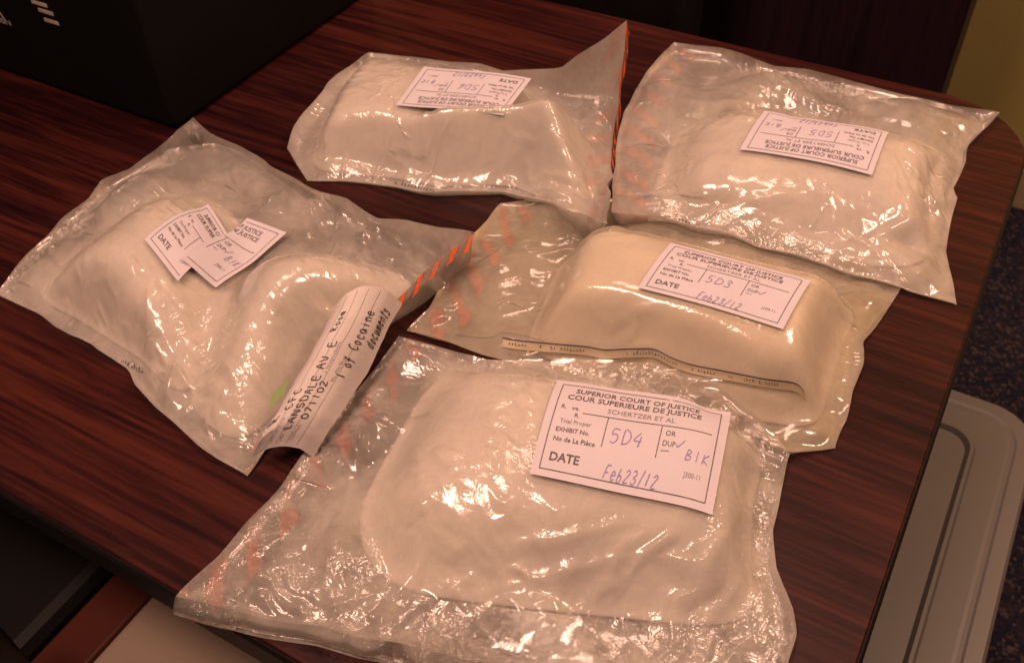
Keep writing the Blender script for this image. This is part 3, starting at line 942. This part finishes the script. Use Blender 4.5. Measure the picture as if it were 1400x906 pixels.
    ed = np.minimum.outer(np.minimum(np.arange(P.shape[0]), np.arange(P.shape[0])[::-1]), np.full(P.shape[1], 10 ** 6))
    ed = np.minimum(ed, np.minimum(np.arange(P.shape[1]), np.arange(P.shape[1])[::-1])[None])
    P[..., 2] += (fold * cz * samp(lm, P[..., 0], P[..., 1]) * np.clip(ed / 12, 0, 1)).astype(np.float32)
    P[3:-3, 3:-3, 2] = np.maximum(P[3:-3, 3:-3, 2], samp(fld, P[3:-3, 3:-3, 0], P[3:-3, 3:-3, 1]) - 0.0014)
    loc = (float(P0[:, 0].mean()), float(P0[:, 1].mean()), T)
    root = tag(empty('evidence_bag', loc), label, 'plastic bag', 'clear plastic evidence bags lying on the table')
    n, k = P.shape[:2]
    uv = np.stack(np.meshgrid(np.linspace(0, 1, n), np.linspace(0, 1, k), indexing='ij'), -1)
    PW = P.copy(); PW[..., 2] += T
    fm = film or film_mat('hazy_film_' + name, seed=seed * 3.1)
    top = link('top_film', grid_mesh(PW, uv), fm, root, smooth=True)
    # lower sheet follows whatever the bag lies on
    st = 4
    Bb = P[::st, ::st].copy() if (n - 1) % st == 0 and (k - 1) % st == 0 else None
    ii = np.unique(np.r_[np.arange(0, n, st), n - 1]); jj = np.unique(np.r_[np.arange(0, k, st), k - 1])
    Bb = B[np.ix_(ii, jj)].copy()
    zb = samp(bl, Bb[..., 0], Bb[..., 1]) + 0.0012
    zb = np.maximum(zb, samp(base, Bb[..., 0], Bb[..., 1]) + 0.001)
    Bb[1:-1, 1:-1, 2] = zb[1:-1, 1:-1]
    for s_ in ((0, sl_all), (-1, sl_all), (sl_all, 0), (sl_all, -1)):
        Bb[s_] = P[np.ix_(ii, jj)][s_]
    if gusset:
        Bb[:, 0, 2] = 0.0016; Bb[:, 0, 1] -= 0.006
    Bb[..., 2] += T - 0.0004
    link('bottom_film', grid_mesh(Bb, flip=True), fm, root, smooth=True)
    # tamper tape just under the top sheet along the closed end
    if closure:
        ln = {'u0': P[:, k // 2], 'u1': P[::-1, k // 2], 'v0': P[n // 2], 'v1': P[n // 2, ::-1]}[closure]
        acc = np.r_[0, np.cumsum(np.linalg.norm(np.diff(ln, axis=0), axis=1))]
        m_ = max(int(np.searchsorted(acc, strip_w)), 6)
        R_ = {'u0': PW[1:m_, 1:-1], 'u1': PW[::-1][1:m_, 1:-1]}[closure].copy()
        R_[..., 2] -= 0.0009
        d1 = np.concatenate([np.zeros((1, R_.shape[1])), np.cumsum(np.linalg.norm(np.diff(R_, axis=0), axis=2), axis=0)], 0)
        d2 = np.concatenate([np.zeros((R_.shape[0], 1)), np.cumsum(np.linalg.norm(np.diff(R_, axis=1), axis=2), axis=1)], 1)
        link('seal_tape', grid_mesh(R_, np.stack([d1, d2], -1)), M['stripe'], root, smooth=True)
    for (nm, lb, f, mat) in each:
        o = solid_from_field(nm, f, bl, mat, None)
        tag(o, lb, 'powder', 'packets of white powder inside the bags')
    put_on_map(P)
    BAGS[name] = dict(P=P, root=root, bvh=bvh_of(P), film=fm)
    return BAGS[name]
sl_all = slice(None)

def put_label(bg_, corners, z, exhibit, flat=None, **kw):
    Q = sticker(bg_['bvh'], corners, z, flat=flat)
    o = link('exhibit_label', grid_mesh(Q), M['paper'], bg_['root'], smooth=True)
    o.data.materials[0] = M['paper']
    s = Surf(Q)
    pr, gr, ik = label_art(exhibit, **kw)
    sub(lay('printed_text', pr, s, M['print'], None), o); 
    for k_, v_ in gr.items(): sub(lay(k_, v_, s, M['greyprint'], None), o)
    sub(lay('handwriting', ik, s, M['ink'], None, 0.0004), o)
    return o

def sub(o, parent):
    if o is None: return
    o.parent = parent
    o.matrix_parent_inverse = parent.matrix_parent_inverse.inverted() @ Matrix.Translation(-Vector(parent.parent.location)) if False else Matrix.Identity(4)
    bpy.context.view_layer.update()
    o.matrix_parent_inverse = parent.matrix_world.inverted()

zq = lambda z, *a: [at(p[0], p[1], z) for p in a]
#EOF_HEAD
# ------------------------------------------------------------------ the five bags, lowest first
LC = [(917, 334), (1108, 386), (1070, 452), (872, 395)]
C = bag('C', 'evidence bag marked 5D3, squeezed in the middle between the front and back right bags',
    edges=(pts((556, 452), (640, 482), (780, 520), (950, 570), (1080, 625), (1142, 612)),
           pts((1142, 612), (1163, 548), (1184, 470), (1232, 392)),
           pts((684, 278), (800, 268), (960, 276), (1110, 316), (1232, 388)),
           pts((556, 452), (600, 400), (640, 330), (684, 278))),
    slack=1.10, closure='u0', seed=3, cushion=0.010,
    contents=[('powder_brick', 'cream powder brick inside the middle bag marked 5D3', zq(0.050, (815, 300), (1160, 374), (1150, 480), (765, 425)), 0.054, 0.020, M['powder_cream'], 0.0014, 0.5)],
    labels=[zq(0.050, *LC)], film=film_mat('film_middle', 0.28, 0.48, (0.93, 0.84, 0.67), 4.0, 0.10, 0.25), wrinkle=0.022, crumple=0.005, fold=0.0007, crease=0.0003, soften=14, ridges=[([(735, 432, .05), (900, 462, .05), (1060, 500, .05), (1150, 520, .045)], .0016, .006), ([(760, 452, .04), (900, 480, .04), (1080, 515, .035)], .0012, .005)])
put_label(C, LC, 0.052, '5D3', initials='')

LB1 = [(287.3, 287.3), (316, 331), (247, 394), (197.9, 328)]
LB2 = [(341, 309), (394, 325), (297, 397.5), (251, 363)]
B = bag('B', 'evidence bag on the left with a folded sticker and a curled paper form',
    edges=(pts((-6, 402), (90, 455), (175, 510), (215, 560), (270, 610), (338, 650)),
           pts((338, 650), (385, 590), (450, 510), (530, 425, .02), (600, 365, .03), (650, 318, .028)),
           pts((264, 160, .034), (288, 184, .010), (330, 205, .006), (420, 262, .006), (520, 300, .012), (650, 318, .028)),
           pts((-6, 402), (50, 335, .004), (150, 250, .006), (238, 190, .010), (264, 160, .034))),
    slack=1.16, closure='u1', seed=8, cushion=0.014, strip_w=0.016,
    contents=[('powder_packet', 'white powder packet in the far left half of the left bag', zq(0.045, (85, 365), (215, 262), (262, 305), (182, 430)), 0.058, 0.050, M['powder'], 0.0030, 0.95, 0.25),
              ('powder_packet', 'round white powder packet beside the curled form in the left bag', zq(0.054, (372, 340), (485, 355), (450, 432), (340, 455)), 0.070, 0.052, M['powder'], 0.0030, 0.95, 0.25)],
    labels=[zq(0.04, (280, 290), (320, 330), (250, 392), (205, 330)), zq(0.055, (343, 309), (394, 325), (297, 397), (253, 364))],
    film=film_mat('film_left', 0.3, 0.62, (0.93, 0.87, 0.78), 9.0, 0.16), wrinkle=0.045, crumple=0.011, fold=0.0013, crease=0.0005, soften=45, ridges=[([(318, 325, .05), (285, 365, .045), (258, 405, .04)], -.006, .010), ([(305, 392, .05), (258, 440, .04), (225, 500, .03), (215, 560, .01)], .009, .013), ([(212, 360, .045), (188, 430, .045), (200, 505, .02)], .003, .008)])

LD = [(688, 158), (541, 142), (579.5, 89.5), (726.5, 107.5)]
D = bag('D', 'boxy evidence bag at the back, its raised corner pointing up behind',
    edges=(pts((420, 247), (500, 252), (600, 268), (690, 266), (760, 282), (830, 306)),
           pts((830, 306), (836, 240), (838, 180, .004), (846, 130, .03), (857, 28, .085)),
           pts((505, 72, .004), (600, 84, .004), (690, 100, .006), (770, 95, .028), (857, 28, .085)),
           pts((420, 247), (392, 205, .010), (415, 160, .012), (460, 110, .010), (505, 72, .004))),
    slack=1.20, closure='u1', seed=12, cushion=0.012, strip_w=0.03,
    contents=[('powder_brick', 'white powder brick inside the boxy back bag', zq(0.052, (492, 62), (715, 104), (690, 190), (440, 175)), 0.048, 0.022, M['powder'], 0.0012, 0.6),
              ('powder_brick', 'upright powder slab along the near side of the boxy back bag', zq(0.068, (415, 150), (560, 136), (790, 140), (780, 165), (420, 178)), 0.088, 0.034, M['powder'], 0.0018, 0.5, 0.0)],
    labels=[zq(0.052, (688, 132), (541, 128), (579, 89), (727, 107))], film=film_mat('film_back', 0.38, 0.64, (0.93, 0.87, 0.78), 15.0, 0.18), wrinkle=0.03, crumple=0.008, fold=0.0008, crease=0.0003, soften=5, ridges=[([(500, 150, .06), (545, 190, .04), (590, 235, .02)], .002, .008), ([(640, 240, .015), (740, 190, .035), (830, 160, .02)], .0025, .010)])
put_label(D, LD, 0.053, '5D6', flat=0.053)

LE = [(1191.4, 242.7), (1010.7, 207.4), (1044.3, 154.8), (1213.6, 184.4)]
Eb = bag('E', 'evidence bag at the back right with an upside down sticker marked 5D5',
    edges=(pts((836, 290), (920, 305), (1010, 332), (1110, 362), (1210, 390), (1308, 416)),
           pts((1308, 416), (1296, 345), (1302, 270), (1325, 200), (1367, 154, .010)),
           pts((922, 58, .010), (985, 66, .010), (1060, 92, .008), (1200, 122, .006), (1300, 146, .006), (1367, 154, .010)),
           pts((836, 290), (842, 220), (850, 160), (885, 100, .004), (922, 58, .010))),
    slack=1.13, closure='u0', seed=21, cushion=0.015,
    contents=[('powder_brick', 'white powder brick inside the back right bag', zq(0.045, (1000, 138), (1268, 180), (1248, 258), (972, 226)), 0.044, 0.050, M['powder'], 0.0022, 0.95, 0.2)],
    labels=[zq(0.045, *LE)], film=film_mat('film_back_right', 0.28, 0.62, (0.93, 0.87, 0.78), 22.0, 0.22), wrinkle=0.05, crumple=0.011, fold=0.0011, crease=0.0005, soften=35, ridges=[([(930, 285, .02), (1051, 272, .03), (1110, 262, .035)], .003, .008), ([(1085, 338, .03), (1214, 308, .03), (1285, 272, .035)], .003, .008), ([(1000, 112, .04), (1080, 110, .04), (1200, 135, .04)], .003, .010)])
put_label(Eb, LE, 0.050, '5D5')

def behind(p, dy):
    """seam hidden behind a crest seen at the given pixels"""
    o = []
    for (x, y, z), d in zip(p, dy):
        q = at(x, y, z)
        if d == 0: q = hit(x, y, .003)
        else:
            q[1] += d; q[2] = min(float(samp(HMAP, q[:1], q[1:2])[0]) + .003, z * 0.6)
        o.append(q)
    return o
LA = [(762, 523), (999, 566.5), (973, 707), (724, 650)]
A = bag('A', 'large crinkled evidence bag in front marked 5D4 overhanging the table edge',
    edges=(pts((240, 815, .012), (340, 838, .014), (480, 868, .014), (700, 910, .012), (900, 935, .010), (1074, 925, .008)),
           pts((1074, 925, .008), (1084, 868, .006), (1060, 780), (1062, 690), (1080, 620)),
           behind([(545, 459, .004), (650, 464, .036), (750, 474, .046), (870, 495, .046), (960, 520, .044), (1035, 560, .036), (1080, 620, .003)], [0, .012, .020, .022, .022, .016, 0]),
           pts((240, 815, .012), (300, 757, .006), (365, 690), (430, 610), (500, 520), (545, 459, .004))),
    slack=1.12, closure='u0', seed=36, cushion=0.017, strip_w=0.03,
    contents=[('powder_brick', 'white powder brick inside the large front bag', zq(0.046, (662, 486), (1028, 564), (1018, 705), (575, 662)), 0.047, 0.045, M['powder'], 0.0018, 0.95, 0.18)],
    labels=[zq(0.046, *LA)], film=film_mat('film_front', 0.28, 0.64, (0.93, 0.87, 0.78), 31.0, 0.30), wrinkle=0.06, crumple=0.013, fold=0.0015, crease=0.0005, soften=45, gusset=True, ridges=[([(683, 724, .04), (773, 719, .042), (850, 699, .045)], .0022, .006), ([(640, 790, .025), (760, 770, .028), (900, 745, .03)], .002, .006)])
put_label(A, LA, 0.046, '5D4')

# ------------------------------------------------------------------ details on the bags
def part_on(bg_, name, P, mat, uv=None, smooth=True):
    o = link(name, grid_mesh(P, uv), mat, bg_['root'], smooth=smooth)
    return o

def px_strip(bg_, line, drop, nu=60, nv=5, z=0.02, lift=0.0012):
    """a band laid on a bag, its upper edge along a line of photo pixels, 'drop' pixels wide"""
    L = np.array([(p[0], p[1], 0) for p in line], float)
    a, _ = resample(L, nu)
    P = np.zeros((nu, nv, 3))
    for i in range(nu):
        for j in range(nv):
            px, py = a[i, 0] + drop[0] * j / (nv - 1), a[i, 1] + drop[1] * j / (nv - 1)
            h = ray_hit(bg_['bvh'], px, py)
            P[i, j] = h if h is not None else at(px, py, z)
    for _ in range(3):
        P[1:-1] = 0.5 * P[1:-1] + 0.25 * (P[2:] + P[:-2])
    d = -np.array([ray(*p) for p in a[:, :2]])[:, None] * lift
    P = P + d
    P[..., 2] += T
    return P

# folded sticker on the left bag
pr, gr, ik = label_art('', date='', initials='BIK')
lb = None
for nm, c, ur, lift in (('sticker_half', LB1, (0.0, 0.52), 0.001), ('sticker_half', LB2, (0.60, 1.0), 0.0035)):
    Q = sticker(B['bvh'], c, 0.045, 24, 24, lift, smooth=30)
    if ur[0] > 0:      # the right half stands up from the fold and overlaps the left half
        uu = np.linspace(0, 1, 24)[:, None]
        Q[..., 2] += 0.004 * (1 - uu) ** 1.5
    else:
        uu = np.linspace(0, 1, 24)[:, None]; vv = np.linspace(0, 1, 24)[None]
        Q[..., 2] += 0.004 * uu ** 2 * vv ** 2
    if lb is None:
        lb = link('exhibit_label', grid_mesh(Q), M['paper'], B['root'], smooth=True); o = lb
    else:
        o = lb2 = link('exhibit_label', grid_mesh(Q), M['paper'], B['root'], smooth=True)
    s = Surf(Q)
    sub(lay('printed_text', pr, s, M['print'], None, urange=ur), o)
    for k_, v_ in gr.items():
        if (k_ == 'trial_text') == (ur[0] == 0) and k_ != 'case_name':
            sub(lay(k_, v_, s, M['greyprint'], None, urange=ur), o)
    if ur[0] > 0: sub(lay('handwriting', ik, s, M['ink'], None, 0.0004, urange=ur), o)

# curled paper form at the end of the left bag
lf = [(340, 632, .006), (354, 605, .022), (372, 575, .030), (405, 516, .034), (437, 463, .036), (452, 428, .040)]
rf = [(424, 617, .008), (438, 596, .014), (454, 572, .018), (470, 544, .020), (500, 494, .024), (546, 408, .032)]
la, _ = resample([at(*p) for p in lf], 50); ra, _ = resample([at(*p) for p in rf], 50)
nv = 26
FP = np.zeros((50, nv, 3))
for j in range(nv):
    t_ = j / (nv - 1)
    # arch that leans right and rolls under at the far side
    k_ = t_ if t_ < 0.8 else 0.8 + (t_ - 0.8) * 1.15
    FP[:, j] = la * (1 - k_) + ra * k_
    FP[:, j, 2] += 0.018 * math.sin(math.pi * min(t_ * 1.02, 1)) ** 0.8 * np.linspace(0.55, 1, 50) - 0.006 * max(t_ - 0.85, 0) / 0.15
fr_ = np.random.default_rng(5)
FP[:, :, 2] += 0.0011 * facets(FP[..., 0], FP[..., 1], 0.020, fr_) + 0.0005 * facets(FP[..., 0], FP[..., 1], 0.009, fr_)
FP[:, :, 2] += T + 0.0015 * np.sin(np.linspace(0, 9, 50))[:, None] * np.linspace(0, 1, nv)[None]
frm = part_on(B, 'paper_form', FP, M['form'])
fs = Surf(FP)
FA = 2.6
rot = lambda art: art
def fl(items): return merge(items)
lines = [bar(.02, v, .98, v, .0022, FA, 40) for v in (.30, .46, .62, .78)]
small = [marks(.04, .36, .16, .05, 12), marks(.04, .52, .22, .05, 16), marks(.04, .68, .09, .05, 6), marks(.45, .60, .18, .05, 13), marks(.40, .76, .16, .05, 11)]
box_ = [bar(.02, .08, .14, .08, .002, FA), bar(.02, .26, .14, .26, .002, FA), bar(.02, .08, .02, .26, .004, FA), bar(.14, .08, .14, .26, .004, FA), bar(.05, .14, .12, .14, .002, FA), bar(.05, .20, .12, .20, .002, FA)]
sub(lay('ruled_lines', merge(lines + box_), fs, M['greyprint'], None), frm)
fine_ = lay('fine_print', merge(small), fs, M['greyprint'], None); sub(fine_, frm); fine_['kind'] = 'stuff'
wr = [hand('R.', .20, .22, .08, .15, .006, FA), hand('CFC', .24, .36, .14, .12, .006, FA), hand('LANSDALE', .10, .55, .34, .11, .0055, FA), hand('AV E', .47, .53, .18, .12, .0055, FA), hand('071102', .16, .70, .24, .10, .005, FA),
      hand('Room', .72, .42, .14, .10, .005, FA), hand('1 of', .42, .86, .14, .11, .005, FA), hand('Cocaine', .60, .83, .25, .12, .005, FA), hand('documents', .66, .95, .24, .08, .0045, FA)]
sub(lay('handwriting', merge(wr), fs, M['pen'], None, .0004), frm)

def flap(bg_, name, line, drop, n=60, k=6, zs=None):
    """exposed tamper tape hanging from a seam"""
    a, _ = resample(line, n)
    P = np.zeros((n, k, 3))
    for j in range(k):
        P[:, j] = a + np.array(drop) * (j / (k - 1))
    P[..., 2] = np.maximum(P[..., 2], 0.0012) + T
    d1 = np.r_[0, np.cumsum(np.linalg.norm(np.diff(a, axis=0), axis=1))][:, None] * np.ones((1, k))
    d2 = np.ones((n, 1)) * np.linspace(0, np.linalg.norm(drop), k)[None]
    return part_on(bg_, name, P, M['flap'], np.stack([d1 * 0.5, d2], -1))
PB = B['P']; flap(B, 'seal_flap', PB[-1, PB.shape[1] // 3:-1], (0.004, -0.002, -0.006))
PD = D['P']; flap(D, 'seal_flap', PD[-1, PD.shape[1] // 2:-1], (0.0035, -0.001, -0.010))
gq = [at(366, 560, .034), at(372, 538, .036), at(396, 516, .036), at(388, 540, .034)]
gm = np.array(gq); gm[:, 2] += T
link('green_tape', mesh_from(gm, [(0, 1, 2, 3)]), M['green'], B['root'])

# side wall of the front bag
PA = A['P'][:, 0].copy()
GS = np.zeros((len(PA), 6, 3))
wv = np.interp(np.arange(len(PA)), np.linspace(0, len(PA) - 1, 24), rng.standard_normal(24)) * 0.0016
for j in range(6):
    t_ = j / 5
    GS[:, j] = PA
    GS[:, j, 1] -= 0.003 * math.sin(math.pi * t_) + 0.004 * t_ + wv * math.sin(math.pi * t_)
    lowz = np.where(GS[:, j, 1] < TY0 - 0.001, -0.004, 0.0014)
    GS[:, j, 2] = PA[:, 2] * (1 - t_) + lowz * t_
GS[..., 2] += T
part_on(A, 'side_gusset', GS, A['film'])

# printing along the seams of the bags
def seam_print(bg_, line, drop, text, band=True, nv=6, h=0.6, edge=True):
    P = px_strip(bg_, line, drop, 70, nv)
    s = Surf(P)
    if s.Nn[..., 2].mean() < 0: s.Nn = -s.Nn
    if band: part_on(bg_, 'printed_band', P, M['strip'])
    L = sum(math.dist(a, b) for a, b in zip(line, line[1:])); asp = L / max(abs(drop[1]), 1)
    arts = [marks(a_, .5 + h / 2, b_, h, c_) for a_, b_, c_ in text]
    if edge: arts.append(bar(0, .08, 1, .08, .0035, asp, 60))
    o = lay('band_print', merge(arts), s, M['navy'], bg_['root'], 0.0006)
seam_print(C, [(687, 461), (708, 465), (808, 473), (823, 478), (852, 476), (897, 475), (912, 486), (942, 497), (990, 506), (1046, 517), (1092, 522), (1099, 534)], (1, 13), [(.02, .06, 5), (.12, .16, 12), (.40, .17, 13), (.62, .08, 7), (.74, .16, 13)], True, h=.30)
seam_print(C, [(622, 458), (660, 462), (676, 461), (684, 454), (712, 458), (745, 466)], (0, 6), [], False, h=.1)
seam_print(D, [(518, 238), (556, 246), (600, 256)], (-4, 12), [(.3, .65, 11)], False, h=.5)
seam_print(B, [(165, 487), (184, 497), (204, 508)], (-1, 8), [(.05, .9, 8)], False, h=.8, edge=False)
seam_print(Eb, [(896, 297), (930, 296), (945, 302), (968, 312)], (0, 7), [(.35, .4, 5)], False, h=.6)

# ------------------------------------------------------------------ furniture round the table
def at_y(px, py, Y):
    d = ray(px, py); k = Y / d[1]
    return np.array([d[0] * k, Y, T + HC + d[2] * k])
# dark wooden cabinet behind the table
pe = at_y(1309, 62, 1.30)
cab = tag(empty('wooden_cabinet', (pe[0] - 0.45, 1.42, 0)), 'dark wooden cabinet panel standing behind the table', 'cabinet')
box_obj('panel', pe[0] - 0.95, pe[0], 1.30, 1.32, 0.0, 1.25, M['panel'], cab, 0.002)
box_obj('carcass', pe[0] - 0.94, pe[0] - 0.012, 1.3205, 1.62, 0.02, 1.24, M['panel'], cab, 0.002)
# black chair behind the table
cr = at_y(944, 25, 1.12); cw = 0.46
ch = tag(empty('office_chair', (cr[0] - cw / 2, 1.15, 0)), 'black office chair half hidden behind the table', 'chair')
bm = bmesh.new(); bm_box(bm, cr[0] - cw, cr[0], 1.12, 1.19, 0.56, 1.12)
bmesh.ops.bevel(bm, geom=list(bm.edges), offset=0.03, segments=4, affect='EDGES', profile=0.5)
me = bpy.data.meshes.new('backrest'); bm.to_mesh(me); bm.free(); link('backrest', me, M['chairblack'], ch, True)
box_obj('seat', cr[0] - cw - 0.01, cr[0] + 0.01, 1.10, 1.155 + 0.40, 0.42, 0.50, M['chairblack'], ch, 0.03, 4)
box_obj('post', cr[0] - cw / 2 - 0.03, cr[0] - cw / 2 + 0.03, 1.30, 1.36, 0.06, 0.42, M['edge'], ch, 0.01)
for k in range(4):
    a = math.radians(45 + 90 * k); c0 = Vector((cr[0] - cw / 2, 1.33, 0.03))
    bm = bmesh.new(); bm_box(bm, 0.02, 0.20, -0.02, 0.02, 0.0, 0.06)
    bmesh.ops.rotate(bm, verts=bm.verts, cent=(0, 0, 0), matrix=Matrix.Rotation(a, 3, 'Z')); bmesh.ops.translate(bm, verts=bm.verts, vec=(c0.x, c0.y, 0.0))
    me = bpy.data.meshes.new('leg'); bm.to_mesh(me); bm.free(); link('leg', me, M['edge'], ch)

# wooden chair pushed in at the front left
zc = T - 0.30
wc = tag(empty('wooden_chair', (-0.35, 0.05, 0)), 'chair with beige seat and brown wooden rail pushed under the table front', 'chair')
box_obj('seat_pad', -0.5405, -0.10, -0.22, 0.27, zc - 0.05, zc + 0.001, M['seat'], wc, 0.006, 3)
box_obj('side_rail', -0.5900, -0.5415, -0.24, 0.29, zc - 0.06, zc, M['trim'], wc, 0.004, 3)
box_obj('side_rail', -0.0985, -0.050, -0.24, 0.29, zc - 0.06, zc, M['trim'], wc, 0.004, 3)
for x in (-0.585, -0.09):
    for y in (-0.235, 0.245):
        box_obj('leg', x, x + 0.036, y, y + 0.036, 0, zc - 0.0605, M['trim'], wc, 0.003)
# black post of another chair, bottom left corner
p0 = at(-2, 842, -0.16)
bc = tag(empty('black_armchair', (p0[0] - 0.2, p0[1] - 0.2, 0)), 'black armchair whose shiny arm post shows in the bottom left corner', 'chair')
bm = bmesh.new(); bm_box(bm, p0[0] - 0.030, p0[0] + 0.012, p0[1] - 0.06, p0[1] - 0.004, 0.0, T - 0.16)
bmesh.ops.bevel(bm, geom=list(bm.edges), offset=0.008, segments=3, affect='EDGES', profile=0.5)
me = bpy.data.meshes.new('arm_post'); bm.to_mesh(me); bm.free(); link('arm_post', me, M['chairblack'], bc, True)
box_obj('armrest', p0[0] - 0.040, p0[0] + 0.02, p0[1] - 0.45, p0[1] - 0.07, T - 0.19, T - 0.155, M['chairblack'], bc, 0.012, 3)
box_obj('seat', p0[0] - 0.52, -0.602, p0[1] - 0.45, 0.34, 0.35, 0.436, M['edge'], bc, 0.02, 3)  # seat slab added to blacken the shaded floor left of the rail
box_obj('arm_post', p0[0] - 0.56, p0[0] - 0.52, p0[1] - 0.06, p0[1] - 0.004, 0.0, T - 0.16, M['chairblack'], bc, 0.008, 3)
box_obj('arm_post', p0[0] - 0.030, p0[0] + 0.012, p0[1] - 0.45, p0[1] - 0.40, 0.0, T - 0.191, M['chairblack'], bc, 0.008, 3)
box_obj('arm_post', p0[0] - 0.56, p0[0] - 0.52, p0[1] - 0.45, p0[1] - 0.40, 0.0, T - 0.16, M['chairblack'], bc, 0.008, 3)

# grey storage tote with a lid, beside the table
zl = T - 0.35
lx1, ly1 = 0.1545, 0.880
tt = tag(empty('storage_tote', (lx1 - 0.2, ly1 - 0.3, 0)), 'grey plastic storage tote with a ridged lid on the carpet', 'tote')
rl = lambda d, r: rounded_rect(lx1 - 0.42 + d, lx1 - d, ly1 - 0.62 + d, ly1 - d, r, 10)
prof = [(0.000, -0.030, .050), (-0.002, -0.004, .052), (0.0015, 0.000, .049), (0.016, 0.000, .042), (0.0185, -0.0010, .040), (0.0225, -0.0012, .038), (0.026, -0.0008, .036), (0.054, -0.0015, .030), (0.057, 0.0035, .028), (0.0605, 0.0035, .026), (0.0645, -0.0012, .024)]
lid_me = loft([(rl(d, r), zl + z) for d, z, r in prof], True, True)
link('lid', lid_me, M['lid'], tt)
link('body', loft([(rl(0.045, .04), 0.001), (rl(0.012, .045), zl - 0.0302)], True, True), M['tote'], tt)

# print on the black case
def case_text(name, s, px0, py0, w, hgt, mat):
    o0 = at_y(px0, py0, by - 0.0004)
    V, Fc = text_tris(s, .01)
    P = [(o0[0] + x * w, by - 0.0007, o0[2] + y / 0.72 * hgt) for x, y in V]
    link(name, mesh_from(P, Fc), mat, case)
case_text('case_print', 'A', -6, 22, 0.014, 0.012, M['casetext'])
case_text('case_print', '000N', -8, 28, 0.026, 0.006, M['casetext'])
